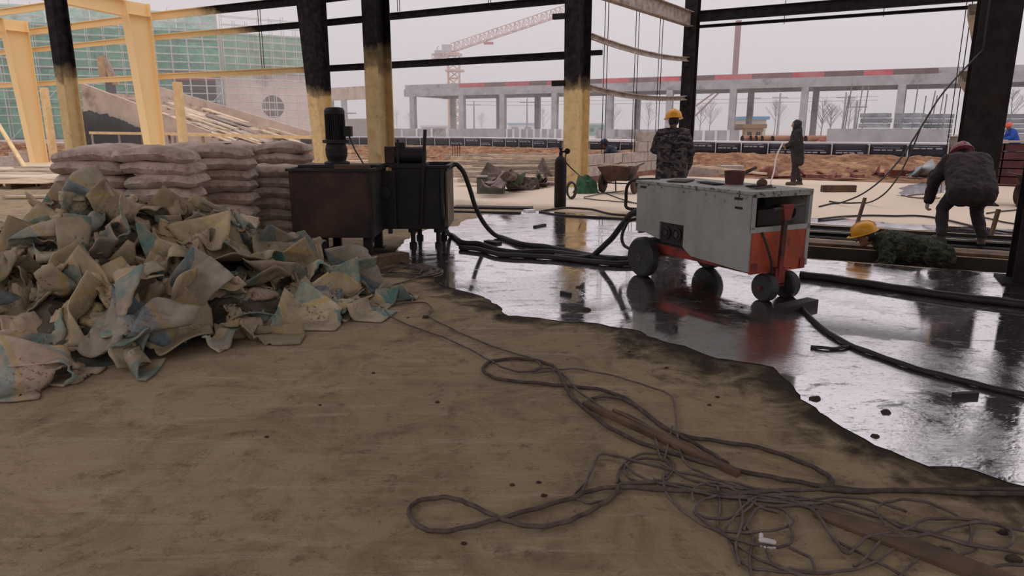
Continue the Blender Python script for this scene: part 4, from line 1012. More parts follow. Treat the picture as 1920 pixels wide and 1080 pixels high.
fl_ = sorted([o for o in COL.objects if o.get('group') == 'planks at the far left'], key=lambda o: o.location.y)
for i, o in enumerate(fl_): o['label'] = f'{"pale" if o.data.materials[0] == mWOODL else "weathered"} plank at the left edge of the picture, {ordi(i)} from the front'
for px, py, s, lab in ((40, 304, (.7, .5, .45), 'grey block at the foot of the leftmost column'), (14, 312, (.8, .5, .4), 'grey block at the very left edge')):
    c = G(px, py); m = MB(); m.box(c+Z3*s[2]/2, s, Matrix.Rotation(R(8), 3, 'Z')); tag(m.build('loose_block', mBLOCK, loc=c), lab, 'block')
# ---- dark red formwork stack at the right edge
p = G(1893, 345); t = thing('formwork_stack', 'stack of dark red formwork boards at the right edge behind the broad black column', 'formwork', p, GR)
fm = M('dark_red_ply', srgb(96, 52, 52), srgb(66, 38, 40), 3, .75, .2)
for i in range(5):
    for j in range(3): m = MB(); m.box((-.62+.62*j, 0, .11+.22*i), (.58, .9, .19)); m.build('board', fm, t, world=False)
m = MB(); m.box((0, 0, 1.14), (2.0, 1.0, .04)); m.build('top_board', mWOOD, t, world=False)
# ---- trench contents: steel beams, planks on the ledge, stakes
for k, (v, z, h, lab) in enumerate(((11.55, -.14, .22, 'dark steel beam lying along the far side of the shallow trench'), (10.85, -.14, .2, 'dark steel beam lying along the near side of the shallow trench'))):
    a, c = UV(-1.3, v, z), UV(8.5, v, z); t = thing('steel_beam', lab, 'steel beam', (a+c)/2-Z3*h/2); ipart(t, mDARKST, a, c, h, .2)
m = MB(); m.bar(UV(-1.2, 11.1, .012), UV(7.5, 11.1, .012), .06, .024); tag(m.build('steel_flat', mPALE, loc=UV(3, 11.1, 0)), 'pale steel flat bar lying over the shallow trench', 'steel bar')
for i, (u0, u1, lab) in enumerate(((-1.2, .35, 'dirty board on the trench ledge left of the worker in the trench'), (.45, 3.2, 'dirty board on the trench ledge under the bending worker'))):
    m = MB(); m.bar(UV(u0, 9.93, .02), UV(u1, 9.95, .02), .3, .03); tag(m.build('ledge_board', mWOODD, loc=UV((u0+u1)/2, 9.9, 0)), lab, 'board')
for px, py, h, lean, lab in ((1607, 420, .34, .08, 'short upright stake behind the helmet of the trench worker'), (1858, 442, .3, .05, 'short upright stake right of the bending worker')):
    a = G(px, py); m = MB(); m.bar(a, a+Vector((lean, 0, h+.08)), .05, .04); tag(m.build('stake', mWOODD, loc=a), lab, 'stake')
# bits lying in the puddle
for (p0, p1, w, mat, lab) in (((985, 395), (1001, 394), .16, mWHT, 'small white slab at the far edge of the large puddle'), ((1002, 425), (1022, 421), .05, mTANKD, 'dark splinter lying in the puddle below the gas cylinder'), ((912, 452), (936, 456), .10, mTANKD, 'dark chunk of wood in the puddle right of the dark tank'), ((1788, 741), (1832, 739), .03, mTANKD, 'dark splinter in the puddle at lower right'), ((1052, 548), (1070, 552), .03, mTANKD, 'thin dark chip in the puddle left of the column reflection')):
    a, c = G(*p0, .02), G(*p1, .02); m = MB(); m.bar(a, c, w, .028); tag(m.build('chip', mat, loc=a), lab, 'chip')
# floor crumbs and stones
mST = M('dark_crumb', srgb(70, 56, 46), srgb(46, 36, 32), 20, .9, .4)
for i, (px, py, s) in enumerate(((798, 596, .03), (1528, 750, .035), (1098, 583, .05), (1660, 775, .03), (1640, 820, .025), (1085, 540, .03), (935, 592, .02), (765, 596, .012), (1010, 905, .012), (1020, 930, .014), (960, 910, .012), (870, 1020, .012), (1345, 745, .014), (1330, 760, .012), (1250, 690, .012), (700, 700, .012), (820, 755, .014), (600, 760, .01), (500, 820, .012), (1180, 660, .012), (1900, 1050, .03), (1880, 1000, .02))):
    lump('stone', px, py, (s, s*.8, s*.7), mST, f'small dark crumb of mortar on the floor, {ordi(i)} strewn', 'stone', i+40, 8, 6)
stn = sorted([o for o in COL.objects if o.name.startswith('stone')], key=lambda o: o.location.x/o.location.y)
for i, o in enumerate(stn): o['label'] = f'small dark crumb of mortar on the floor, {ordi(i)} from the left'; o['group'] = 'crumbs on the floor'
# ================================================================== white pump machine
mWHITE = NT('chipped_white_panel')
def _w():
    t = mWHITE; tc = t.n('TexCoord'); v = tc.outputs['Object']
    c = t.mix(t.ramp(t.noise(v, 2.5, 5), [(.3, 0), (.7, 1)]), srgb(158, 158, 154), srgb(138, 136, 130))
    sp = t.n('SeparateXYZ'); t.l(v, sp.inputs[0])
    up_ = t.ramp(sp.outputs['Z'], [(.72, 0), (.95, .12)])
    n = t.math('ADD', t.noise(v, 17, 7, .8), up_)
    c = t.mix(t.ramp(n, [(.66, 0), (.70, 1)]), c, srgb(52, 44, 36))
    c = t.mix(t.ramp(t.noise(v, 5, 6, .7), [(.56, 0), (.75, .6)]), c, srgb(140, 122, 96))
    t.l(c, t.p.inputs['Base Color']); t.p.inputs['Roughness'].default_value = .55; t.bump(n, .1, .003)
_w(); mWHITE = mWHITE.m
mORANGE = M('scratched_orange', srgb(196, 84, 44), srgb(150, 62, 38), 3, .6, .15, c3=srgb(62, 36, 30), sc3=3.5, lo3=.5, hi3=.66)
mREDC = M('worn_red_chassis', srgb(132, 46, 36), srgb(92, 36, 32), 4, .6, .2, c3=srgb(46, 30, 28), sc3=4, lo3=.48, hi3=.66)
mRIM = M('wheel_rim', srgb(70, 64, 62), srgb(50, 44, 44), 4, .6, .1)
MX = thing('pump_machine', 'white and orange wheeled pump machine standing in the puddle', 'machine', (2.05, 5.92, 0), R(27.7))
def mp(mb, nm, mat, par=None, sm=False, bev=0): return mb.build(nm, mat, par or MX, world=False, smooth=sm, bevel=bev)
W_, L_ = .72, 1.58
zb, zt = .27, .96
# chassis rails and cross members
for x in (.06, W_-.06):
    m = MB(); m.box((x, L_/2, .30), (.06, L_+.05, .09)); mp(m, 'chassis_rail', mREDC)
for y in (.06, .8, 1.5):
    m = MB(); m.box((W_/2, y, .29), (W_-.1, .06, .07)); mp(m, 'cross_member', mREDC)
# left white panel with its cut lower rear edge and the gauge opening
def panel(poly, x, th):
    m = MB(); n = len(poly)
    m.add([(x, y, z) for y, z in poly]+[(x+th, y, z) for y, z in poly], [list(range(n)), list(range(n, 2*n))[::-1]]+[[i, n+i, n+(i+1) % n, (i+1) % n] for i in range(n)]); return m
go = (.86, 1.2, .39, .57)
low = [(0, zb), (.72, .30), (.84, .37), (.84, .58), (1.2, .58), (1.2, .40), (1.42, .44), (L_, .44), (L_, zt), (0, zt)]
mp(panel(low, 0, .02), 'side_panel', mWHITE)
mp(panel([(0, zb), (L_, .34), (L_, zt), (0, zt)], W_-.02, .02), 'side_panel', mWHITE)
g_ = MB(); g_.box((.05, 1.02, .475), (.06, .36, .21)); gp = mp(g_, 'gauge_panel', mTANKD)
for y in (.94, 1.1):
    m = MB(); m.lathe([(.058, 0), (.062, .02), (.05, .022), (.05, .012)], (.02, y, .48), 18, Matrix.Rotation(R(-90), 3, 'Y')); mp(m, 'gauge', mBLACK, gp)
    m = MB(); m.lathe([(.03, 0), (.03, .03)], (.02, y, .48), 12, Matrix.Rotation(R(-90), 3, 'Y')); mp(m, 'socket', mRIM, gp)
m = MB(); m.box((W_/2, L_/2, zt-.005), (W_+.03, L_+.03, .03)); mp(m, 'top_cover', mWHITE, bev=.006)
m = MB(); m.box((W_/2, L_-.01, .68), (W_-.05, .02, .54)); mp(m, 'rear_panel', mWHITE)
m = MB(); m.box((W_/2, L_/2, .35), (W_-.08, L_-.1, .02)); mp(m, 'floor_plate', mTANKD)
m = MB(); m.box((W_/2, .5, .8), (W_-.08, .02, .3)); mp(m, 'inner_wall', mTANKD)
# front: white frame, dark opening, orange lower panel
m = MB(); m.box((.015, -.006, .8), (.03, .03, .3)); mp(m, 'front_frame', mWHITE); m = MB(); m.box((W_-.02, -.006, .62), (.04, .03, .68)); mp(m, 'front_frame', mWHITE)
m = MB(); m.box((W_/2, -.006, .64), (W_, .03, .045)); mp(m, 'front_frame', mWHITE); m = MB(); m.box((W_/2, -.006, .935), (W_, .03, .03)); mp(m, 'front_frame', mWHITE)
m = MB(); m.box((W_/2-.01, -.002, .435), (W_-.06, .02, .37)); mp(m, 'front_panel', mORANGE)
m = MB(); m.box((.3, .22, .73), (.3, .3, .14)); m.lathe([(.07, 0), (.07, .3)], (.5, .2, .75), 14, Matrix.Rotation(R(90), 3, 'Y')); mp(m, 'pump_block', mTANKD)
for k, (y, z) in enumerate(((.16, .90), (1.48, .905))):
    m = MB(); m.box((-.003, y, z), (.008, .09, .022)); mp(m, 'hinge', mBLACK)
m = MB(); m.box((-.003, .15, .82), (.006, .085, .02)); mp(m, 'name_plate', mTANKD)
# drawbar with T handle
m = MB(); m.bar((.33, -.06, .2), (.31, -.09, .84), .045, .03, (0, 1, 0)); db = mp(m, 'drawbar', mREDC)
m = MB(); m.add([(.24, -.09, .86), (.38, -.09, .86), (.345, -.09, .72), (.275, -.09, .72), (.24, -.12, .86), (.38, -.12, .86), (.345, -.12, .72), (.275, -.12, .72)], [[3, 2, 1, 0], [4, 5, 6, 7], [0, 1, 5, 4], [1, 2, 6, 5], [2, 3, 7, 6], [3, 0, 4, 7]]); mp(m, 'head_plate', mREDC, db)
m = MB(); m.tube([(.14, -.105, .82), (.52, -.105, .845)], .016, 10); mp(m, 'handle_bar', mRIM, db)
m = MB(); m.tube([(.12, -.02, .62), (.16, -.05, .5), (.22, -.06, .36), (.25, -.05, .25)], .011, 8); mp(m, 'front_cable', mBLACK)
# wheels
def wheel(c, r, w, nm, ax='X'):
    m = MB(); m.lathe([(r*.62, -w/2), (r*.9, -w/2), (r, -w*.3), (r, w*.3), (r*.9, w/2), (r*.62, w/2)], c, 26, Matrix.Rotation(R(90), 3, 'Y')); wh = mp(m, nm, mBLACK)
    m = MB(); m.lathe([(r*.63, -w*.42), (r*.63, -w*.25), (r*.2, -w*.2), (r*.18, -w*.55), (.012, -w*.55), (.012, w*.55), (r*.18, w*.55), (r*.2, w*.2), (r*.63, w*.25), (r*.63, w*.42)], c, 18, Matrix.Rotation(R(90), 3, 'Y')); mp(m, 'rim', mRIM, wh)
wheel((-.09, 1.32, .205), .205, .12, 'rear_wheel'); wheel((W_+.09, 1.32, .205), .205, .12, 'rear_wheel')
m = MB(); m.tube([(-.1, 1.32, .205), (W_+.1, 1.32, .205)], .022, 8); mp(m, 'axle', mREDC)
for x in (.2, .47):
    wheel((x, -.03, .125), .125, .1, 'front_wheel')
m = MB(); m.tube([(.12, -.03, .125), (.55, -.03, .125)], .018, 8); m.box((.335, -.02, .225), (.12, .1, .14)); mp(m, 'steering_fork', mREDC)
# things on the machine
def mw(x, y, z): return MX.matrix_basis @ Vector((x, y, z))
p = mw(.5, .72, zt+.011); t = thing('saucepan', 'rusty red pot with a wooden handle on the white machine', 'pot', p, R(20))
m = MB(); m.lathe([(.085, 0), (.1, .12), (.103, .125), (.095, .125), (.08, .012)], n=22); m.build('pan', M('rusty_pot', srgb(120, 66, 62), srgb(80, 46, 44), 5, .6, .2), t, world=False, smooth=False)
m = MB(); m.tube([(.09, 0, .1), (.17, .01, .12), (.26, .02, .15)], [.014, .018, .016], 8); m.build('handle', mWOODD, t, world=False, smooth=True)
mGLO = M('dirty_glove', srgb(52, 44, 44), srgb(34, 28, 30), 7, .9, .4, rnd=.25)
def toprag(x, y, w, h, a, seed, lab, nm='rag', mat=mGLO):
    P, m0 = crumple(w, h, 12, 9, seed, 2, .025, 35 if seed == 904 else 60); c = mw(x, y, zt+.03); ca, sa = math.cos(a), math.sin(a); Rm = np.array([[ca, -sa, 0], [sa, ca, 0], [0, 0, 1]])
    P = P @ Rm.T+np.array(c); P = pbd(P, m0, 12, 9, lambda x_, y_: np.full_like(x_, zt+.008), 12, .01, 3); cloth_obj(nm, P, 12, 9, mat, None, .008, lab, 'cloth', 'cloths on the white machine')
toprag(.3, .82, .34, .12, 1.8, 901, 'dark rolled cloth on the white machine left of the pot')
toprag(.46, .38, .26, .14, .9, 902, 'dark dirty rag on the white machine right of the pot')
toprag(.32, .22, .22, .13, .4, 903, 'grey green rag at the front edge of the white machine', mat=mRAG)
toprag(.25, 1.2, .34, .2, 1.1, 904, 'flat brown cloth on the rear of the white machine', mat=M('brown_cloth', srgb(112, 82, 76), srgb(84, 62, 60), 5, .9, .3))
lump_c = mw(.42, .30, zt+.02)
m = MB(); m.ell(lump_c+Z3*.03, (.05, .04, .04), n=9, m=6); tag(m.build('mortar_lump', mWOODD, loc=lump_c, smooth=True), 'small brown lump on the rags of the white machine', 'lump')
# wooden chock by the front wheel
a = G(1462, 588); c = G(1523, 574); m = MB(); m.bar(a+Z3*.035, c+Z3*.035, .11, .07); tag(m.build('wood_chock', mTANKD, loc=a, bevel=.004), 'dark wooden chock by the front wheels of the white machine', 'chock')
# ================================================================== mixing tanks
TK = thing('mixing_tank', 'rusty open-topped steel mixing tank carrying an upright motor', 'tank', (-2.05, 8.5, 0))
def tank(T, x0, x1, y0, y1, z0, z1, mat, mside):
    t = .012
    for nm, c, s, mm in (('front_plate', ((x0+x1)/2, y0, (z0+z1)/2), (x1-x0, t, z1-z0), mat), ('back_plate', ((x0+x1)/2, y1, (z0+z1)/2), (x1-x0, t, z1-z0), mat),
                     ('side_plate', (x0, (y0+y1)/2, (z0+z1)/2), (t, y1-y0, z1-z0), mside), ('side_plate', (x1, (y0+y1)/2, (z0+z1)/2), (t, y1-y0, z1-z0), mside), ('bottom_plate', ((x0+x1)/2, (y0+y1)/2, z0), (x1-x0, y1-y0, t), mat)):
        m = MB(); m.box(c, s); m.build(nm, mm, T)
    for c, s in ((((x0+x1)/2, y0-.015, z1), (x1-x0+.06, .05, .03)), (((x0+x1)/2, y1+.015, z1), (x1-x0+.06, .05, .03)), ((x0-.015, (y0+y1)/2, z1), (.05, y1-y0, .03)), ((x1+.015, (y0+y1)/2, z1), (.05, y1-y0, .03))):
        m = MB(); m.box(c, s); m.build('rim', mTANKD, T)
tank(TK, -2.56, -1.62, 8.05, 9.0, .25, 1.03, mRUST, mTANKD)
for x in (-2.25, -1.72):
    for y in (8.2, 8.85):
        m = MB(); m.box((x, y, .125), (.1, .08, .25)); m.build('leg', mTANKD, TK); m = MB(); m.box((x, y, .008), (.16, .14, .016)); m.build('foot_plate', mTANKD, TK)
m = MB(); m.box((-2.05, 8.5, 1.06), (.96, .4, .03)); m.build('cover_plate', mTANKD, TK)
m = MB(); m.box((-1.85, 8.15, 1.06), (.4, .16, .05), Matrix.Rotation(R(8), 3, 'Z')); m.build('cover_board', mWOODD, TK)
# upright motor: finned body, terminal box, flange, gearbox
mcx, mcy = -2.10, 8.45
mo = MB()
for k in range(28):
    a = 2*math.pi*k/28; mo.box((mcx+.105*math.cos(a), mcy+.105*math.sin(a), 1.515), (.024, .006, .30), Matrix.Rotation(a, 3, 'Z'))
mo.lathe([(.098, 1.36), (.098, 1.67), (.1, 1.67)], (mcx, mcy, 0), 26); mt_ = mo.build('motor', mTANKD, TK)
m = MB(); m.lathe([(.112, 1.655), (.118, 1.66), (.118, 1.70), (.10, 1.73), (.06, 1.74)], (mcx, mcy, 0), 26); m.build('fan_cowl', mTANKD, mt_, smooth=False)
m = MB(); m.box((mcx+.155, mcy-.02, 1.46), (.09, .11, .12)); m.build('terminal_box', mTANKD, mt_, bevel=.006)
m = MB(); m.lathe([(.10, 1.32), (.155, 1.325), (.155, 1.36), (.1, 1.365)], (mcx, mcy, 0), 24); m.build('flange', mTANKD, mt_)
m = MB(); m.lathe([(.15, 1.075), (.15, 1.10), (.105, 1.12), (.125, 1.18), (.13, 1.26), (.11, 1.32)], (mcx, mcy, 0), 24); m.build('gearbox', mTANKD, mt_, smooth=False)
m = MB(); m.tube(spline([(mcx+.17, mcy-.03, 1.40), (mcx+.24, mcy-.08, 1.25), (mcx+.36, mcy-.2, 1.08), (mcx+.42, mcy-.43, 1.0)], 5), .009, 6); m.build('motor_cable', mBLACK, mt_)
m = MB(); m.bar((-1.66, 8.03, 1.0), (-1.62, 8.02, .2), .03, .02); m.build('stay', mTANKD, TK)
TB = thing('mixing_tank', 'darker steel tank on short legs behind and right of the motor tank', 'tank', (-1.16, 9.2, 0))
tank(TB, -1.50, -.82, 8.78, 9.7, .25, 1.03, mTANKD, mPALE if False else mRUST)
for x in (-1.28, -.95):
    for y in (8.9, 9.55):
        m = MB(); m.lathe([(.05, 0), (.05, .05), (.032, .06), (.032, .18), (.06, .19), (.06, .25)], (x, y, 0), 12); m.build('leg', mTANKD, TB)
m = MB(); m.bar((-1.535, 8.70, .2), (-1.535, 8.70, .98), .05, .05); m.build('angle_post', mRIM, TB)
m = MB(); m.box((-1.58, 8.72, .62), (.26, .12, .72)); m.build('pump_housing', mTANKD, TB, bevel=.01)
m = MB(); m.lathe([(.08, 0), (.08, .07), (.03, .08), (.03, .12)], (-1.58, 8.66, .72), 16, Matrix.Rotation(R(90), 3, 'X')); m.build('valve', mTANKD, TB)
m = MB(); m.box((-.82, 9.2, .62), (.02, .9, .7)); m.build('side_sheet', M('muddy_sheet', srgb(128, 108, 84), srgb(90, 76, 62), 3, .8, .2), TB)
# lying motor on top
m = MB(); m.lathe([(.085, -.2), (.1, -.19), (.1, .19), (.085, .2)], (-1.3, 9.0, 1.165), 20, Matrix.Rotation(R(90), 3, 'Y')); mo2 = m.build('lying_motor', mTANKD, TB, smooth=False)
m = MB(); m.box((-1.42, 9.0, 1.285), (.12, .1, .07)); m.build('terminal_box', mTANKD, mo2); m = MB(); m.box((-1.55, 9.0, 1.17), (.12, .18, .2)); m.build('gearbox', mRUST, mo2)
m = MB(); m.box((-1.35, 9.0, 1.05), (.55, .3, .03)); m.build('motor_base', mTANKD, TB)
m = MB(); m.tube([(-1.44, 8.86, .78), (-1.43, 8.87, 1.36)], .015, 8); m.build('lever', mTANKD, TB)
a = AT(793, 315, 8.72); c = AT(797, 243, 8.74); m = MB(); m.tube([AT(789, 420, 8.71), c], .022, 8); tag(m.build('steel_pipe', mTANKD, loc=AT(789, 420, 8.71)), 'dark pipe leaning upright against the darker tank', 'pipe')
# boards and dirt in front of the tanks
for i, (p0, p1, w, lab) in enumerate(((G(612, 512), G(760, 488), .16, 'dirty board on the floor in front of the rusty tank, nearest one'), (G(660, 498), G(745, 486), .1, 'dirty short board on the floor close under the rusty tank'), (G(470, 462), G(575, 470), .14, 'dirty board on the floor between the sacks and the rusty tank'), (G(640, 526), G(740, 504), .07, 'thin dirty lath on the floor in front of the rusty tank'), (G(480, 440), G(580, 452), .12, 'dirty board leaning low beside the right foot of the sack stack'))):
    z = .05 if i == 0 else .02; m = MB(); m.bar(p0+Z3*z, p1+Z3*z, w, .04 if i else .1); tag(m.build('dirty_board', mWOODD, loc=p0), lab, 'board', 'boards by the tank')
# ================================================================== stacked full sacks
def sack_mat():
    t = NT('full_sack_weave'); tc = t.n('TexCoord'); v = tc.outputs['Object']; oi = t.n('ObjectInfo')
    cm = t.n('CombineXYZ'); rr = t.math('MULTIPLY', oi.outputs['Random'], 51.0); t.l(rr, cm.inputs[0]); t.l(rr, cm.inputs[2])
    ad = t.n('VectorMath', _operation='ADD'); t.l(v, ad.inputs[0]); t.l(cm.outputs[0], ad.inputs[1]); q = ad.outputs[0]
    c = t.mix(t.ramp(t.noise(q, 4, 6, .65), [(.35, 0), (.65, 1)]), srgb(206, 184, 172), srgb(164, 142, 130))
    c = t.mix(t.ramp(t.noise(q, 1.7, 3, .6), [(.58, 0), (.68, .55)]), c, srgb(118, 122, 110))
    sx = t.n('SeparateXYZ'); t.l(v, sx.inputs[0])
    blot = t.math('MULTIPLY', t.ramp(t.noise(q, 16, 2, .5), [(.54, 0), (.58, 1)]), t.ramp(t.math('ABSOLUTE', sx.outputs['Z']), [(.02, 1), (.05, 0)]))
    c = t.mix(t.math('MULTIPLY', blot, .28), c, srgb(128, 82, 78))
    hv = t.n('HueSaturation'); t.l(t.math('MULTIPLY_ADD', oi.outputs['Random'], .3, .85), hv.inputs['Value']); t.l(c, hv.inputs['Color'])
    t.l(hv.outputs['Color'], t.p.inputs['Base Color']); t.p.inputs['Roughness'].default_value = .8; t.p.inputs['Specular IOR Level'].default_value = .25
    t.bump(t.math('ADD', t.noise(q, 9, 6, .7), t.math('MULTIPLY', t.noise(q, 120, 2), .3)), .5, .012); return t.m
mSACK = sack_mat()
def sack_mesh(seed, L=.76, Wd=.47, T=.156):
    nx, ny = 22, 14; m = MB(); vv = []; s2 = Vector((seed*3.1, seed, 0))
    def h(u, v):
        e = (1-abs(u)**5)*(1-abs(v)**4); return T/2*max(e, 0)**.45
    for sg in (1, -1):
        for i in range(nx+1):
            for j in range(ny+1):
                u, v = -1+2*i/nx, -1+2*j/ny
                k = noise.fractal(Vector((u*1.6, v*1.3, sg))+s2, .8, 2, 4)
                w = 1-.10*abs(v)**6*abs(u)**3
                x = L/2*u*w*(1+.01*k); y = Wd/2*v*(1-.10*abs(u)**6)*(1+.02*k)
                sag = -(.02+.008*(seed % 4))*abs(u)**2.5-.006*(seed % 3)*abs(v)**2+.012*noise.noise(Vector((u*2, v, 9))+s2)
                wr_k = .010*noise.noise(Vector((u*5, v*9, sg*2))+s2)*(abs(v)**2)
                vv.append(Vector((x, y+wr_k, sg*h(u, v)*(1+.22*k)+sag+.016*noise.noise(Vector((u*1.3, .4*v, 3))+s2)+wr_k*.6)))
    n1 = (nx+1)*(ny+1); ff = []
    for i in range(nx):
        for j in range(ny):
            a, b_, c, d = i*(ny+1)+j, (i+1)*(ny+1)+j, (i+1)*(ny+1)+j+1, i*(ny+1)+j+1
            ff += [[a, b_, c, d], [n1+d, n1+c, n1+b_, n1+a]]
    m.add(vv, ff); me = m.mesh('full_sack', mSACK, None, True)
    bm = bmesh.new(); bm.from_mesh(me); bmesh.ops.remove_doubles(bm, verts=bm.verts, dist=.0008); bm.to_mesh(me); bm.free()
    me.polygons.foreach_set('use_smooth', [True]*len(me.polygons)); return me
SM = [sack_mesh(k) for k in range(6)]
ST = .131
def sack(x, y, z, rz, label, tx=0, ty=0):
    o = bpy.data.objects.new('full_sack', rng.choice(SM)); COL.objects.link(o)
    o.location = (x, y, z); o.rotation_euler = (tx, ty, rz); o.scale = (1+rng.uniform(-.03, .03), 1+rng.uniform(-.05, .05), 1.0)
    return tag(o, label, 'sack', 'stacked full sacks')
def stackcol(name, x, y, n, rz, jx=.02, z0=.068, dx=0):
    for i in range(n):
        flip = math.pi*(rng.random() < .5)
        sack(x+rng.gauss(0, jx)+dx*i, y+rng.gauss(0, .015), z0+ST*i, rz+flip+rng.gauss(0, .03), f'full dusty sack, {ordi(n-1-i)} from the top of the {name}', rng.gauss(0, .025), rng.gauss(0, .03))
stackcol('far left pile', -4.30, 7.25, 10, .02, .04)
stackcol('wide front pile', -3.58, 7.22, 10, -.03, .035)
stackcol('narrow pile behind the wide front one', -3.36, 8.1, 10, .05)
stackcol('low pile nearest the tank', -3.0, 8.72, 8, .03, .015)
stackcol('tall back pile nearest the tank', -3.05, 9.45, 10, .0, .03)
stackcol('hidden back left pile', -4.5, 7.95, 10, .04, .03)
stackcol('hidden back middle pile', -3.95, 8.65, 10, .04, .03)
stackcol('rearmost pile', -3.75, 9.4, 10, .0, .03)
P, m0 = crumple(.26, .16, 10, 8, 41, 2, .02, 40); P = P+np.array([-3.36, 8.1, 1.34]); P = pbd(P, m0, 10, 8, lambda x, y: np.full_like(x, 1.315), 14, .01, 3)
cloth_obj('rag', P, 10, 8, mGLO, None, .008, 'dark scrap of cloth lying on top of the full sacks', 'cloth')
# ================================================================== heap of empty bags
def bag_mat(name, tan, teal, shift, red):
    t = NT(name); uv = t.n('UVMap').outputs[0]; tc = t.n('TexCoord'); v = tc.outputs['Object']; g = t.n('NewGeometry'); oi = t.n('ObjectInfo')
    sp = t.n('SeparateXYZ'); t.l(uv, sp.inputs[0]); X, Y = sp.outputs[0], sp.outputs[1]
    c = t.mix(t.ramp(t.noise(v, 5, 7, .7), [(.35, 0), (.68, 1)]), tan, tuple(a*.62 for a in tan))
    wob = t.math('MULTIPLY', t.math('SUBTRACT', t.noise(v, 6, 4), .5), .12)
    dg = t.math('ADD', t.math('ADD', t.math('MULTIPLY', X, .8), t.math('MULTIPLY', Y, .55)), wob)
    dg = t.math('FRACT', t.math('ADD', dg, shift))
    band = t.ramp(dg, [(0, 0), (.05, 0), (.07, 1), (.36, 1), (.38, 0), (1, 0)])
    c = t.mix(t.math('MULTIPLY', band, t.ramp(t.noise(v, 7, 7, .75), [(.38, .25), (.62, .95)])), c, teal)
    ye = t.ramp(dg, [(0, 0), (.39, 0), (.40, .6), (.445, .6), (.455, 0), (1, 0)])
    c = t.mix(ye, c, srgb(190, 162, 96))
    # rows of print: short dark strokes
    br = t.n('TexBrick', Scale=1.0); br.inputs['Mortar Size'].default_value = .0; br.inputs['Brick Width'].default_value = .05; br.inputs['Row Height'].default_value = .055
    txt = t.math('MULTIPLY', t.ramp(t.math('FRACT', t.math('MULTIPLY', Y, 9.0)), [(0, 0), (.28, 0), (.32, 1), (.68, 1), (.72, 0)]), t.ramp(t.noise(uv, 34, 2, .6), [(.52, 0), (.56, 1)]))
    blk = t.math('MULTIPLY', t.ramp(X, [(.42, 0), (.44, 1), (.80, 1), (.82, 0)]), t.ramp(Y, [(.2, 0), (.22, 1), (.74, 1), (.76, 0)]))
    c = t.mix(t.math('MULTIPLY', t.math('MULTIPLY', txt, blk), .7), c, red)
    c = t.mix(t.ramp(t.noise(v, 2.6, 8, .75), [(.46, 0), (.70, .7)]), c, srgb(150, 134, 118))      # cement dust
    c = t.mix(g.outputs['Backfacing'], c, tuple(a*.75 for a in tan))
    hv = t.n('HueSaturation'); t.l(t.math('MULTIPLY_ADD', oi.outputs['Random'], .46, .58), hv.inputs['Value']); t.l(c, hv.inputs['Color'])
    t.l(hv.outputs['Color'], t.p.inputs['Base Color']); t.p.inputs['Roughness'].default_value = .7; t.p.inputs['Specular IOR Level'].default_value = .3
    t.bump(t.noise(v, 26, 6, .7), .4, .008); return t.m
TAN, TEAL = srgb(204, 186, 156), srgb(68, 130, 130)
BM = [bag_mat('bag_print_teal_corner', TAN, TEAL, .05, srgb(60, 50, 44)), bag_mat('bag_print_red', srgb(206, 182, 158), srgb(96, 142, 138), .72, srgb(140, 58, 52)), bag_mat('bag_plain', srgb(198, 176, 142), srgb(160, 146, 116), .35, srgb(110, 92, 74)), bag_mat('bag_print_blue', srgb(190, 176, 158), srgb(74, 122, 142), .5, srgb(120, 64, 58))]
BN = ['teal cornered', 'red printed', 'plain tan', 'blue green']
FRONT = [(-160, 715), (0, 705), (80, 712), (235, 682), (320, 660), (360, 632), (480, 626), (560, 612), (620, 602), (715, 574), (760, 560)]
RIDGE = [(-160, 430, 5.6), (0, 410, 5.7), (60, 400, 5.9), (110, 372, 6.0), (165, 345, 6.15), (240, 362, 6.25), (340, 388, 6.4), (440, 402, 6.5), (480, 440, 6.6), (560, 470, 6.7), (625, 520, 6.7), (715, 565, 6.3), (760, 570, 6.2)]
fpx = np.array([p[0] for p in FRONT], float); fd = np.array([G(*p).y for p in FRONT])
rpx = np.array([p[0] for p in RIDGE], float); rd = np.array([p[2] for p in RIDGE]); rz_ = np.array([max(AT(*p).z, .03) for p in RIDGE])
def heap_h(x, y):
    x = np.asarray(x, float); y = np.asarray(y, float)
    dep = np.maximum(y*math.cos(PITCH)+CH*math.sin(PITCH)*.6, .5); px = 960+F*x/dep
    f = np.interp(px, fpx, fd); r = np.interp(px, rpx, rd); z = np.interp(px, rpx, rz_)
    s = np.clip((y-f)/np.maximum(r-f, .1), 0, 1); bk = np.clip((r+.75-y)/.75, 0, 1)
    h = z*np.power(s, .8)*np.power(bk, .7)
    h = h*np.clip((px+200)/60, 0, 1)*np.clip((750-px)/60, 0, 1)
    return h
def core_h(x, y): return np.maximum(heap_h(x, y)*.95-.06, 0)
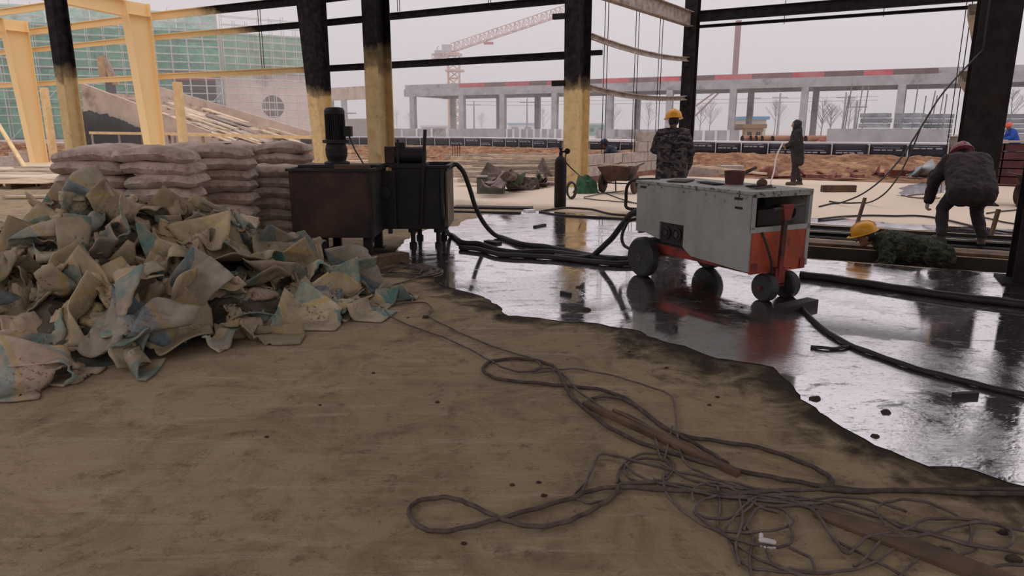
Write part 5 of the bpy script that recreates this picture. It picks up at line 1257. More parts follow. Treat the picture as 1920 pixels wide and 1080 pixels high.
# compacted mass underneath
m = MB(); X0, X1, Y0, Y1, nx, ny = -6.2, -.9, 3.7, 7.7, 90, 70; vv = []
gx = np.linspace(X0, X1, nx); gy = np.linspace(Y0, Y1, ny)
GX, GY = np.meshgrid(gx, gy, indexing='ij'); CHh = core_h(GX, GY)
for i in range(nx):
    for j in range(ny):
        z = CHh[i, j]; z = z+(.10*noise.fractal(Vector((gx[i]*4, gy[j]*4, 0)), .6, 2.2, 4) if z > .05 else 0)
        vv.append((gx[i], gy[j], max(z, -.01) if CHh[i, j] > 0 else -.01))
m.add(vv, [[i*ny+j, (i+1)*ny+j, (i+1)*ny+j+1, i*ny+j+1] for i in range(nx-1) for j in range(ny-1) if max(CHh[i:i+2, j:j+2].ravel()) > 0])
tag(m.build('bag_heap_core', M('matted_bags', srgb(96, 84, 70), srgb(60, 54, 48), 5, .85, .5, c3=srgb(60, 84, 82), sc3=3), smooth=False), 'matted mass of empty bags filling the inside of the heap', 'bag heap', kind='stuff')
# height field the bags settle on
HX, HY, HS = -6.4, 3.5, .04
HN = (int(5.8/HS), int(4.6/HS)); HG = core_h(*np.meshgrid(HX+HS*np.arange(HN[0]), HY+HS*np.arange(HN[1]), indexing='ij'))
def hq(x, y):
    i = np.clip(((x-HX)/HS).astype(int), 0, HN[0]-1); j = np.clip(((y-HY)/HS).astype(int), 0, HN[1]-1); return np.maximum(HG[i, j], 0)
bags = []
NXB, NYB = 22, 16
def drop_bag(x, y, a, seed, mi, w=.66, h=.45, folds=4, sharp=62, lift=.22, tilt=0.0, steps=22):
    P, m0 = crumple(w, h, NXB, NYB, seed, folds, .035, sharp)
    if tilt:
        ct, s_ = math.cos(tilt), math.sin(tilt); P = P @ np.array([[1, 0, 0], [0, ct, -s_], [0, s_, ct]]).T
    ca, sa = math.cos(a), math.sin(a); P = P @ np.array([[ca, -sa, 0], [sa, ca, 0], [0, 0, 1]]).T
    P[:, 0] += x; P[:, 1] += y
    cl = np.percentile(hq(P[:, 0], P[:, 1])+.015-P[:, 2], 82)
    P[:, 2] += cl+.02
    P = pbd(P, m0, NXB, NYB, hq, steps+2, .007, 3, .01)
    i = np.clip(((P[:, 0]-HX)/HS).astype(int), 0, HN[0]-1); j = np.clip(((P[:, 1]-HY)/HS).astype(int), 0, HN[1]-1)
    lo = hq(P[:, 0], P[:, 1]); np.maximum.at(HG, (i, j), np.minimum(P[:, 2], lo+.10))
    o = cloth_obj('empty_bag', P, NXB, NYB, BM[mi], m0, .010, 'x', 'bag', 'empty bags in the heap')
    c = P.mean(0); dep = c[1]*math.cos(PITCH)+(CH-c[2])*math.sin(PITCH); bags.append((960+F*c[0]/dep, c[1], o, mi)); return o
r2 = random.Random(5); cells = []
for row in range(9):
    s = row/8
    for k in range(11):
        px = -60+780*(k+r2.uniform(.1, .9))/11; cells.append((px, s))
r2.shuffle(cells)
cells.sort(key=lambda c: c[1]+r2.uniform(-.3, .3))
for n, (px, s) in enumerate(cells):
    f = np.interp(px, fpx, fd); r = np.interp(px, rpx, rd); y = f+.22+(r-f-.05)*s*.98
    x = (px-960)/F*(y*math.cos(PITCH)+.25)
    if px > 560 and s > .55: continue
    drop_bag(x, y, r2.uniform(0, 6.28), 1000+n, r2.choice((0, 0, 1, 1, 2, 2, 2, 3)), r2.uniform(.54, .70), r2.uniform(.37, .47), r2.choice((3, 3, 4, 5)), r2.uniform(55, 95), tilt=r2.uniform(-.6, .6))
# a few showpiece bags placed as seen
for k, (px, py, z, a, mi, w, h, fo, sh, ti, sd) in enumerate((
    (150, 690, .05, .25, 1, .62, .36, 2, 60, 0, 21), (100, 515, .34, -.25, 0, .80, .56, 2, 30, .55, 22), (575, 560, .2, -.1, 0, .56, .48, 2, 35, .75, 23), (670, 566, .12, -.25, 0, .58, .36, 2, 35, .3, 24),
    (420, 470, .5, -.5, 2, .70, .48, 2, 45, .6, 25), (370, 415, .72, -.05, 2, .72, .40, 2, 40, .45, 26), (210, 560, .35, 1.2, 1, .66, .40, 3, 50, .5, 27), (340, 570, .3, 1.4, 2, .70, .46, 3, 70, .8, 28), (245, 645, .12, -.1, 3, .76, .44, 3, 50, .25, 29), (480, 600, .14, .1, 2, .66, .40, 3, 60, .3, 30), (175, 375, .9, .9, 3, .64, .44, 4, 85, .6, 31), (540, 490, .3, .8, 0, .6, .42, 3, 65, .7, 32), (30, 670, .2, -.3, 1, .64, .46, 3, 60, .3, 33), (300, 480, .55, .4, 2, .6, .44, 3, 70, .7, 34), (110, 405, .75, .5, 1, .66, .44, 5, 80, .2, 35), (440, 590, .2, 1.45, 1, .56, .22, 1, 40, .5, 36))):
    g0 = G(px, py, z); drop_bag(g0.x, g0.y, a, sd, mi, w, h, fo, sh, tilt=ti, steps=16)
bags.sort(key=lambda b_: b_[1])
nb = len(bags); bands = [('along the heap front', bags[:nb//5]), ('low in the heap', bags[nb//5:2*nb//5]), ('midway up the heap', bags[2*nb//5:3*nb//5]), ('high in the heap', bags[3*nb//5:4*nb//5]), ('at the back of the heap', bags[4*nb//5:])]
for nm, L in bands:
    for i, (px, d, o, mi) in enumerate(sorted(L, key=lambda q: q[0])): o['label'] = f'crumpled {BN[mi]} empty bag {nm}, {ordi(i)} from the left'
# ================================================================== people
mSKIN = M('weathered_skin', srgb(150, 108, 86), srgb(120, 82, 66), 8, .6, .1, rnd=.05)
mCAMO = NT('grey_camouflage')
def camo(t, cols, sc):
    v = t.n('TexCoord').outputs['Object']; mpn = t.n('Mapping'); mpn.inputs['Scale'].default_value = (1, 1, 1.7); t.l(v, mpn.inputs['Vector']); v = mpn.outputs[0]
    c = t.mix(t.ramp(t.noise(v, sc, 3, .6, .5), [(.47, 0), (.50, 1)]), cols[0], cols[1])
    ad = t.n('VectorMath', _operation='ADD'); ad.inputs[1].default_value = (7, 3, 5); t.l(v, ad.inputs[0])
    c = t.mix(t.ramp(t.noise(ad.outputs[0], sc*1.3, 3, .6, .5), [(.55, 0), (.58, 1)]), c, cols[2])
    ad = t.n('VectorMath', _operation='ADD'); ad.inputs[1].default_value = (17, 13, 5); t.l(v, ad.inputs[0])
    c = t.mix(t.ramp(t.noise(ad.outputs[0], sc*1.1, 3, .6, .5), [(.60, 0), (.63, 1)]), c, cols[3])
    t.l(c, t.p.inputs['Base Color']); t.p.inputs['Roughness'].default_value = .9; t.p.inputs['Specular IOR Level'].default_value = .15; t.bump(t.noise(v, 14, 5), .4, .02); return t.m
mCAMO = camo(mCAMO, (srgb(92, 82, 80), srgb(56, 50, 54), srgb(34, 30, 34), srgb(112, 98, 92)), 9)
mCAMOG = camo(NT('green_camouflage'), (srgb(70, 74, 58), srgb(44, 50, 42), srgb(28, 30, 28), srgb(84, 78, 60)), 10)
mBLKCL = M('black_coat', srgb(46, 42, 44), srgb(30, 27, 29), 5, .85, .3, rnd=0)
mBRNCL = M('dark_brown_coat', srgb(58, 44, 46), srgb(36, 28, 31), 4, .85, .4, rnd=0)
mTROU = M('dark_trousers', srgb(54, 48, 50), srgb(36, 32, 35), 5, .85, .3, rnd=0)
mBOOT = M('muddy_boot', srgb(86, 76, 66), srgb(56, 50, 46), 6, .7, .2, rnd=0)
mHELY = M('yellow_helmet', srgb(232, 164, 28), srgb(214, 146, 22), 3, .35, .03, rnd=0, spec=.5)
mHELR = M('maroon_helmet', srgb(132, 48, 60), srgb(108, 38, 50), 3, .4, .03, rnd=0, spec=.5)
mHELO = M('orange_red_cap', srgb(220, 100, 76), srgb(196, 84, 66), 3, .6, .03, rnd=0)
mHAIR = M('black_hair', (.012, .010, .010), (.02, .017, .016), 20, .6, .3, rnd=0)
mBLUE = M('blue_jacket', srgb(44, 84, 170), srgb(34, 62, 136), 4, .8, .2, rnd=0)
mNAVY = M('navy_jacket', srgb(52, 56, 74), srgb(36, 38, 54), 4, .8, .2, rnd=0)
mGLOVE = M('pale_glove', srgb(186, 178, 176), srgb(140, 130, 130), 9, .9, .3, rnd=0)
def remesh(o, vox, smooth=4, disp=0, dsz=.08):
    r = o.modifiers.new('union', 'REMESH'); r.mode = 'VOXEL'; r.voxel_size = vox; r.use_smooth_shade = True
    s = o.modifiers.new('smooth', 'SMOOTH'); s.factor = .5; s.iterations = smooth
    if disp:
        tx = bpy.data.textures.get('cloth_folds') or bpy.data.textures.new('cloth_folds', 'CLOUDS'); tx.noise_scale = dsz; tx.noise_depth = 2
        d = o.modifiers.new('folds', 'DISPLACE'); d.texture = tx; d.strength = disp; d.mid_level = .5
    return o
V = Vector
def hand(m, wrist, direc, palm, r=1.0, curl=.5):
    """palm plus five unequal bent fingers; direc = along the fingers, palm = facing of the palm"""
    d = V(direc).normalized(); n = V(palm); n = (n-d*n.dot(d)).normalized(); s = d.cross(n)
    w = V(wrist); c = w+d*.045
    for q in (-.026, -.009, .009, .026): m.cap(w+s*q*.6, w+d*.085+s*q, .016*r, .013*r, 8)
    for q, L in ((-.030, .070), (-.010, .080), (.010, .075), (.029, .058)):
        p = w+d*.088+s*q
        for k in range(3):
            a = curl*(k+.6); e = (d*math.cos(a)+n*math.sin(a)); p2 = p+e*L*(.42, .32, .26)[k]; m.cap(p, p2, .0095*r, .0085*r, 6); p = p2
    p = w+d*.03-s*.026; e = (d*.6-s*.7+n*.3).normalized(); p2 = p+e*.042; m.cap(p, p2, .013*r, .011*r, 6); e2 = (d*.85-s*.15+n*.5).normalized(); m.cap(p2, p2+e2*.038, .011*r, .009*r, 6)
def head(m, c, fwd, up):
    f = V(fwd).normalized(); u = V(up); u = (u-f*u.dot(f)).normalized(); s = f.cross(u); Mx = Matrix((s, f, u)).transposed(); c = V(c)
    m.ell(c, (.076, .095, .105), Mx, 18, 12); m.ell(c+f*.028-u*.062, (.055, .062, .058), Mx, 14, 9)
    m.cap(c+f*.085+u*.005, c+f*.113-u*.028, .009, .014, 8)
    for q in (-1, 1):
        m.ell(c+s*q*.076-u*.008-f*.005, (.012, .022, .032), Mx, 8, 6); m.ell(c+f*.078+s*q*.033+u*.012, (.017, .012, .010), Mx, 8, 6); m.cap(c+f*.085+s*q*.015+u*.034, c+f*.078+s*q*.05+u*.03, .008, .007, 6)
    m.cap(c+f*.083-u*.058-s*.018, c+f*.083-u*.058+s*.018, .008, .008, 6); m.ell(c+f*.065-u*.098, (.025, .025, .018), Mx, 8, 6)
    return Mx
def helmet(par, c, fwd, up, mat, world=False):
    f = V(fwd).normalized(); u = V(up); u = (u-f*u.dot(f)).normalized(); s = f.cross(u); Mx = Matrix((s, f, u)).transposed(); c = V(c)
    m = MB(); prof = [(.132, .0), (.134, .02), (.128, .06), (.112, .10), (.082, .130), (.045, .146), (.004, .150)]
    vv = [(r, z) for r, z in prof]; m.lathe(vv, (0, 0, 0), 28)
    for v_ in m.v: v_.y *= 1.14
    m.v = [Mx @ v_+c for v_ in m.v]; h = m.build('helmet', mat, par, smooth=True, world=world); 
    m = MB(); m.lathe([(.128, .002), (.150, -.004), (.151, .004), (.130, .012)], (0, 0, 0), 28)
    for v_ in m.v: v_.y = v_.y*1.14+(.035*max(0, v_.y/.15) if v_.y > 0 else 0)
    m.f.pop(); m.f.pop(); m.v = [Mx @ v_+c for v_ in m.v]; m.build('brim', mat, h, smooth=True, world=world)
    m = MB(); m.sweep([(-.012, -.004), (.012, -.004), (.008, .008), (-.008, .008)], [Mx @ V((0, y_*1.14, z_))+c for y_, z_ in ((-.128, .06), (-.112, .10), (-.08, .131), (-.03, .149), (.03, .149), (.08, .131), (.112, .10), (.128, .06))]); m.build('ridge', mat, h, world=world)
    return h
def person(label, loc, rz, J, coat, trou, boot, kind='helmet', hel=None, glove=None, coat_len=.30, bulk=1.0, skinr=1.0, curl=(.5, .5), palm=((0, 1, 0), (0, 1, 0)), hdir=(None, None)):
    """J: joints in the person's own frame, +Y forward. pel, chest, neck, head, headf, (sho, elb, wri)x2, (hip, kne, ank)x2"""
    t = thing('person', label, 'person', loc, rz)
    b_ = MB(); J = {k: (V(v) if not isinstance(v[0], (tuple, list, Vector)) else [V(q) for q in v]) for k, v in J.items()}
    up = (J['neck']-J['chest']).normalized(); hu = J.get('headu', V((0, 0, 1)))
    b_.chain([J['pel'], J['pel'].lerp(J['chest'], .5), J['chest'], J['neck']], [.135, .125, .135, .055], 14)
    b_.cap(J['neck'], J['head']-hu*.04, .052, .055, 12); head(b_, J['head'], J['headf'], hu)
    for q in (0, 1):
        b_.chain([J['chest'].lerp(J['sho'][q], .6), J['sho'][q], J['elb'][q], J['wri'][q]], [.07, .055, .042, .028], 10)
        d = hdir[q] or (J['wri'][q]-J['elb'][q]); hand(b_, J['wri'][q], d, palm[q], 1.0, curl[q])
        b_.chain([J['hip'][q], J['kne'][q], J['ank'][q]], [.085, .055, .04], 10)
        b_.cap(J['ank'][q]+V((0, -.04, -.05)), J['ank'][q]+V((0, .14, -.06)), .036, .032, 8)
    body = remesh(b_.build('body', mSKIN, t, world=False, smooth=True), .0075, 2)
    c_ = MB(); B = bulk
    pv = (J['chest']-J['pel']).normalized(); lo = J['pel']-pv*coat_len*.55
    sd = (J['sho'][1]-J['sho'][0]).normalized()
    for q in (-1, 0, 1):
        o = sd*q*.085*B
        c_.chain([lo+o*1.15, J['pel']+o, J['pel'].lerp(J['chest'], .5)+o, J['chest']+o*1.1, J['neck'].lerp(J['chest'], .30)+o*.75], [.135*B, .14*B, .138*B, .135*B, .075*B], 14)
    for q in (0, 1):
        s0, e0, w0_ = J['sho'][q], J['elb'][q], J['wri'][q]
        c_.chain([J['chest'].lerp(s0, .55)+up*.03, s0, s0.lerp(e0, .5), e0, e0.lerp(w0_, .55), w0_-(w0_-e0).normalized()*.01], [.11*B, .085*B, .078*B, .068*B, .06*B, .052*B], 12)
    c_.cap(J['neck'].lerp(J['chest'], .12), J['neck'], .085, .072, 12)
    if kind == 'hood':
        hf = J['headf'].normalized(); c_.cap(J['head']-hf*.035+hu*.012, J['head']-hf*.03-hu*.09, .118, .105, 16); c_.cap(J['neck']-hf*.04, J['head']-hu*.1-hf*.03, .10, .105, 14)
    cm_o = c_.build('jacket', coat, t, world=False, smooth=True); remesh(cm_o, .011, 3, .035, .09)
    l_ = MB()
    l_.cap(J['pel'], J['pel']-V((0, 0, .05)), .145, .14, 14)
    for q in (0, 1): l_.chain([J['hip'][q], J['hip'][q].lerp(J['kne'][q], .5), J['kne'][q], J['kne'][q].lerp(J['ank'][q], .5), J['ank'][q]+V((0, 0, .03))], [.108, .095, .08, .075, .068], 12)
    remesh(l_.build('trousers', trou, t, world=False, smooth=True), .011, 3, .03, .09)
    for q in (0, 1):
        a = J['ank'][q]; k = (J['kne'][q]-a).normalized(); ff_ = J.get('toe', [V((0, 1, 0))]*2)[q]
        m = MB(); m.chain([a+k*.2, a, a-V((0, 0, .02))], [.066, .06, .055], 12); m.cap(a-V((0, 0, .045))-ff_*.03, a-V((0, 0, .05))+ff_*.15, .048, .042, 10)
        m.box(a-V((0, 0, .082))+ff_*.05, (.09, .27, .025), Matrix.Rotation(math.atan2(-ff_.x, ff_.y), 3, 'Z'))
        remesh(m.build('boot', boot, t, world=False, smooth=True), .009, 2)
    if glove:
        for q in (0, 1):
            m = MB(); hand(m, J['wri'][q], hdir[q] or (J['wri'][q]-J['elb'][q]), palm[q], 1.35, curl[q]); m.cap(J['wri'][q]-(J['wri'][q]-J['elb'][q]).normalized()*.05, J['wri'][q], .042, .038, 10)
            remesh(m.build('glove', glove, t, world=False, smooth=True), .007, 2)
    if hel: 
        m = MB(); hf = J['headf'].normalized(); m.ell(J['head']-hf*.02+hu*.01, (.086, .09, .105), Matrix((hf.cross(hu), hf, hu)).transposed(), 14, 9); remesh(m.build('hair', mHAIR, t, world=False, smooth=True), .01, 1)
        helmet(t, J['head']+hu*.045, J['headf'], hu, hel)
    return t
def stand(h=1.70, lean=0.0):
    k = h/1.72
    return dict(pel=(0, 0, .93*k), chest=(0, .02+lean, 1.30*k), neck=(0, .02+lean*1.3, 1.47*k), head=(0, .05+lean*1.5, 1.605*k), headf=(0, 1, 0),
                sho=[(-.19, .02+lean, 1.40*k), (.19, .02+lean, 1.40*k)], elb=[(-.26, -.02, 1.12*k), (.26, -.02, 1.12*k)], wri=[(-.27, .08, .88*k), (.27, .08, .88*k)],
                hip=[(-.10, 0, .90*k), (.10, 0, .90*k)], kne=[(-.11, .02, .50*k), (.11, .02, .50*k)], ank=[(-.12, -.02, .10), (.12, -.02, .10)])
# worker in camouflage jacket, seen from behind
J = stand(1.72); J['elb'][0] = (-.27, .10, 1.16); J['wri'][0] = (-.12, .30, 1.08); J['elb'][1] = (.29, .0, 1.12); J['wri'][1] = (.27, .08, .86); J['headf'] = (-.12, 1, -.15)
person('worker in grey camouflage jacket and yellow helmet standing behind the white machine', (AT(1260, 300, 11.6).x, 11.6, 0), R(-4), J, mCAMO, mTROU, mBOOT, hel=mHELY, coat_len=.36, bulk=1.12, curl=(.5, .35))
# hooded worker holding a pole, facing left
J = stand(1.70, .03); J['elb'] = [(-.23, .10, 1.14), (.23, .10, 1.14)]; J['wri'] = [(-.06, .30, 1.05), (.06, .26, .98)]; J['headf'] = (0, 1, -.12); J['kne'] = [(-.1, .04, .5), (.1, .0, .5)]; J['ank'] = [(-.1, .06, .1), (.12, -.16, .1)]
pw = G(1489, 347); w2 = person('hooded worker in black coat and boots standing far back holding a pale pole', (pw.x, pw.y, 0), R(82), J, mBLKCL, mTROU, mBOOT, kind='hood', coat_len=.52, bulk=1.02, curl=(1.0, 1.0), palm=((1, .2, 0), (-1, .2, 0)), hdir=(V((.5, .6, -.2)), V((-.5, .6, -.2))))
a = w2.matrix_basis @ V((0, .37, 1.14)); c = G(1444, 344, .03); m = MB(); m.tube(spline([a, a.lerp(c, .35)+V((-.06, 0, 0)), a.lerp(c, .7), c], 5), .022, 8); tag(m.build('pale_pole', mWHT, loc=c, smooth=True), 'pale pole held by the hooded worker and resting on the floor', 'pole')
# bending worker at right, seen from behind
J = dict(pel=(0, -.05, .80), chest=(.04, .22, 1.02), neck=(.05, .38, 1.10), head=(.06, .50, 1.13), headf=(0, .75, -.65), headu=(0, .65, .75),
         sho=[(-.17, .27, 1.06), (.23, .29, 1.08)], elb=[(-.32, .27, .80), (.34, .36, .82)], wri=[(-.36, .26, .54), (.32, .50, .60)],
         hip=[(-.11, -.03, .78), (.12, -.03, .78)], kne=[(-.2, .18, .44), (.2, .16, .44)], ank=[(-.24, .0, .1), (.24, -.02, .1)], toe=[(-.2, .98, 0), (.3, .95, 0)])
pb = G(1800, 457); bend = person('worker in dark brown coat and maroon helmet bending over the trench', (pb.x, pb.y, 0), R(-12), J, mBRNCL, mTROU, mBOOT, hel=mHELR, coat_len=.34, bulk=1.28, glove=mGLOVE, curl=(.8, .8), palm=((1, 0, 0), (-1, 0, 0)))
# worker down in the trench
J = dict(pel=(0, -.16, .97), chest=(0, .20, 1.05), neck=(0, .37, 1.08), head=(0, .49, 1.13), headf=(.05, .93, -.36), headu=(0, .36, .93),
         sho=[(-.2, .22, 1.07), (.2, .22, 1.07)], elb=[(-.3, .30, .84), (.3, .30, .84)], wri=[(-.2, .48, .70), (.2, .48, .70)],
         hip=[(-.11, -.16, .92), (.11, -.16, .92)], kne=[(-.13, .08, .52), (.13, .04, .52)], ank=[(-.13, -.08, .10), (.13, -.1, .10)])
pt = G(1702, 474); person('worker in green camouflage and yellow helmet crouching down in the trench', (pt.x, pt.y, -.95), R(72), J, mCAMOG, mTROU, mBOOT, hel=mHELY, coat_len=.3, bulk=1.3)
# far worker in blue at the right edge
J = stand(1.70, .0); J['chest'] = (0, .14, 1.24); J['neck'] = (0, .22, 1.38); J['head'] = (0, .30, 1.48); J['headf'] = (0, .9, -.5); J['sho'] = [(-.19, .16, 1.31), (.19, .16, 1.31)]; J['elb'] = [(-.24, .24, 1.06), (.24, .24, 1.06)]; J['wri'] = [(-.15, .46, 1.0), (.15, .46, 1.0)]
pq = AT(1905, 240, 30.5); person('far worker in bright blue jacket and orange cap at the right edge', (pq.x, pq.y, .06), R(85), J, mBLUE, mBLUE, mBOOT, hel=mHELO, coat_len=.3, bulk=1.1)
# far crouching worker behind the block wall
J = dict(pel=(0, -.1, .42), chest=(0, .12, .72), neck=(0, .26, .84), head=(0, .36, .90), headf=(0, .9, -.45), headu=(0, .45, .9), sho=[(-.18, .14, .76), (.18, .14, .76)], elb=[(-.24, .3, .56), (.24, .3, .56)], wri=[(-.14, .5, .46), (.14, .5, .46)],
         hip=[(-.11, -.08, .40), (.11, -.08, .40)], kne=[(-.16, .28, .46), (.16, .28, .46)], ank=[(-.15, .04, .1), (.15, .04, .1)])
pq = AT(1152, 285, 25.5); person('small crouching worker in navy jacket behind the pale block wall', (pq.x, pq.y, .02), R(70), J, mNAVY, mNAVY, mBOOT, hel=mHELO if False else mNAVY, coat_len=.25, bulk=1.05)
# ================================================================== hoses and cables
lay = [0]
def cable(px, r, label, mat=mCABLE, name='cable', cat='cable', z=None, k=5, wig=0, group=None, sides=8):
    """px: list of picture points on the floor, or ready 3D points"""
    lay[0] += 1
    zz_ = r+.0015*(lay[0] % 7) if z is None else z
    P = [p if isinstance(p, Vector) else G(p[0], p[1], zz_+(p[2] if len(p) > 2 else 0)) for p in px]
    P = spline(P, k)
    for i, p in enumerate(P):
        p.z = max(p.z, r*.95)+.004*(.5+.5*math.sin(i*1.3+lay[0]))
    m = MB(); m.tube(P, r, sides); o = m.build(name, mat, loc=P[0], smooth=True)
    return tag(o, label, cat, group)
tk = Vector((-.84, 9.25, 1.03))
# thick hoses between the tanks and the machine
cable([Vector((-.92, 9.3, .95)), AT(843, 313, 9.35), AT(856, 309, 9.4), AT(870, 325, 9.42), AT(882, 358, 9.45), AT(893, 392, 9.5), AT(912, 425, 9.6), G(940, 449), G(975, 461), G(1030, 468), G(1080, 478), G(1120, 486), G(1180, 491), G(1215, 488)], .032, 'thick black hose arching out of the dark tank down to the puddle and the machine', mHOSE, 'hose', 'hose')
cable([AT(829, 318, 8.74), AT(828, 340, 8.74), AT(829, 380, 8.73), AT(833, 420, 8.7), G(845, 444), G(866, 458), G(900, 461), G(925, 470), G(965, 477), G(1030, 476), G(1090, 484), G(1150, 490), G(1205, 486)], .03, 'thick black hose hanging down the face of the dark tank into the puddle', mHOSE, 'hose', 'hose')
cable([(862, 464), (900, 468), (935, 477), (985, 480), (1040, 483), (1095, 489), (1150, 494), (1200, 493)], .03, 'thick black hose nearest the camera in the bundle behind the machine', mHOSE, 'hose', 'hose')
rr_ = lambda x, y, z: MX.matrix_basis @ Vector((x, y, z))
cable([rr_(.3, L_, .62), AT(1190, 398, 7.5), AT(1168, 420, 7.7), AT(1148, 446, 7.85), AT(1125, 468, 7.95), G(1104, 486), G(1080, 489), G(1040, 486)], .034, 'thick black hose dropping from the rear of the white machine to the floor', mHOSE, 'hose', 'hose')
cable([rr_(.4, L_, .55), AT(1186, 412, 7.6), AT(1171, 428, 7.6), AT(1166, 448, 7.6), AT(1172, 462, 7.55), AT(1188, 470, 7.45)], .018, 'thin black hose curling behind the rear wheel of the white machine', mHOSE, 'hose', 'hose')
cable([rr_(.25, L_-.05, .965), AT(1192, 338, 7.42), AT(1177, 348, 7.5), AT(1174, 372, 7.55), AT(1180, 392, 7.55), rr_(.35, L_, .66)], .018, 'black hose looping off the top rear corner of the white machine', mHOSE, 'hose', 'hose')
cable([(1206, 404), (1150, 402), (1110, 393), (1060, 390), (1015, 396), (1020, 398), (1060, 404), (1130, 408), (1206, 412)], .018, 'thin dark hose looped on the floor in front of the gas cylinder', mHOSE, 'hose', 'hose')
cable([(1500, 515), (1560, 522), (1640, 534), (1720, 546), (1800, 557), (1880, 566), (1990, 578), (2200, 596), (2500, 640)], .036, 'thick black hose crossing the puddle from the machine to the right edge', mHOSE, 'hose', 'hose')
cable([rr_(.45, .1, .16), AT(1494, 570, 5.85), G(1510, 590), (1545, 618), (1590, 645), (1650, 668), (1720, 692), (1790, 710), (1860, 728), (1990, 755), (2200, 800), (2500, 850)], .018, 'black cable running from the front wheels across the puddle to the lower right', mHOSE, 'cable', 'cable')
cable([(1520, 650), (1560, 654), (1592, 650)], .012, 'short cable end lying in the puddle right of the machine', mHOSE)
cable([(1535, 411), (1600, 405), (1680, 405), (1745, 407), (1850, 430), (1930, 440)], .018, 'dark cable on the floor along the far side of the trenches', mHOSE, wig=1)
# hanging cables from the broad black column
cable([C7+Vector((-.42, -.35, 2.95)), AT(1770, 172, 13.7), AT(1726, 240, 13.6), AT(1685, 302, 13.5), AT(1640, 348, 13.4), AT(1600, 372, 13.4), G(1565, 383), G(1536, 389)], .016, 'upper dark cable hanging from the broad black column down to the floor', mHOSE)
cable([AT(1728, 236, 13.6), AT(1708, 285, 13.5), AT(1680, 338, 13.4), AT(1650, 370, 13.4), G(1618, 382), G(1580, 382), G(1555, 379)], .015, 'lower dark cable branching off and sagging to the floor behind the machine', mHOSE)
cable([C7+Vector((-.44, -.38, 4.4)), C7+Vector((-.46, -.4, 3.6)), C7+Vector((-.42, -.35, 2.95))], .016, 'dark cable tied down the front of the broad black column', mHOSE)
cable([AT(1740, 338, 15), AT(1745, 322, 15), AT(1775, 308, 15), AT(1800, 295, 15.2)], .02, 'short dark hose lying over the debris left of the bending worker', mHOSE)
cable([(1690, 366), (1720, 371), (1755, 369), (1735, 364), (1700, 368), (1740, 373), (1762, 371)], .012, 'small coil of wire on the floor beyond the trench', mCABLE)
cable([(1850, 400), (1890, 395), (1940, 392)], .014, 'dark wire on the floor at the right edge, upper one', mHOSE); cable([(1845, 408), (1890, 418), (1940, 425)], .014, 'dark wire on the floor at the right edge, lower one', mHOSE)
cable([(1095, 372), (1130, 376), (1170, 379), (1215, 383)], .012, 'thin wire on the floor below the wheelbarrow', mCABLE)
cable([(1095, 370), (1130, 363), (1170, 358)], .012, 'thin wire on the floor under the green cloth', mCABLE)
# big cable with the long loop
cable([(2400, 940), (2150, 922), (1990, 919), (1760, 919), (1640, 921), (1545, 912), (1480, 901), (1420, 890), (1330, 870), (1260, 850), (1200, 830), (1140, 800), (1095, 765), (1070, 742), (1055, 715), (1043, 692), (1020, 680), (980, 673), (925, 677), (906, 690), (914, 702), (940, 712), (1000, 718), (1060, 724), (1120, 730), (1170, 746), (1210, 774), (1240, 798), (1280, 817), (1340, 827), (1420, 839), (1480, 858), (1530, 879), (1555, 895), (1559, 906), (1540, 916), (1600, 922), (1700, 920), (1800, 925), (1990, 930), (2150, 936), (2420, 960)], .0105, 'thick black cable making a long loop across the middle of the floor', mDUSTY)
cable([(1105, 757), (1108, 748), (1140, 744), (1175, 752), (1210, 776), (1240, 800), (1275, 818), (1320, 842), (1352, 862), (1365, 870)], .009, 'black cable end curving over the timber strip', mDUSTY)
cable([(1500, 917), (1380, 925), (1230, 918), (1160, 914), (1110, 920), (1070, 935), (1000, 955), (940, 972), (880, 988), (830, 997), (795, 992), (772, 976), (768, 955), (785, 940), (830, 933), (860, 938), (890, 950), (925, 967), (960, 980), (1005, 988), (1050, 982), (1090, 967), (1130, 945), (1155, 925), (1168, 908), (1230, 905)], .0095, 'black cable lying in a figure of eight at the lower left of the tangle', mDUSTY)
cable([(640, 590), (700, 583), (740, 572), (790, 567), (808, 576), (803, 592), (830, 608), (880, 632), (940, 655), (990, 670), (1011, 681), (1012, 692), (995, 697)], .006, 'grey wire leaving the bag heap in a hook toward the tangle, upper one')
cable([(690, 560), (715, 576), (735, 595), (780, 615), (830, 632), (880, 655), (925, 680), (950, 692), (985, 698), (1010, 691), (1035, 692), (1060, 706), (1080, 730), (1110, 752), (1140, 772)], .006, 'grey wire leaving the bag heap toward the tangle, lower one')
cable([(1000, 700), (1040, 695), (1080, 692), (1150, 705), (1200, 720), (1245, 735), (1262, 750), (1268, 790), (1272, 830), (1285, 868), (1330, 893), (1400, 918)], .0055, 'grey wire bending sharply down right of the timber strip')
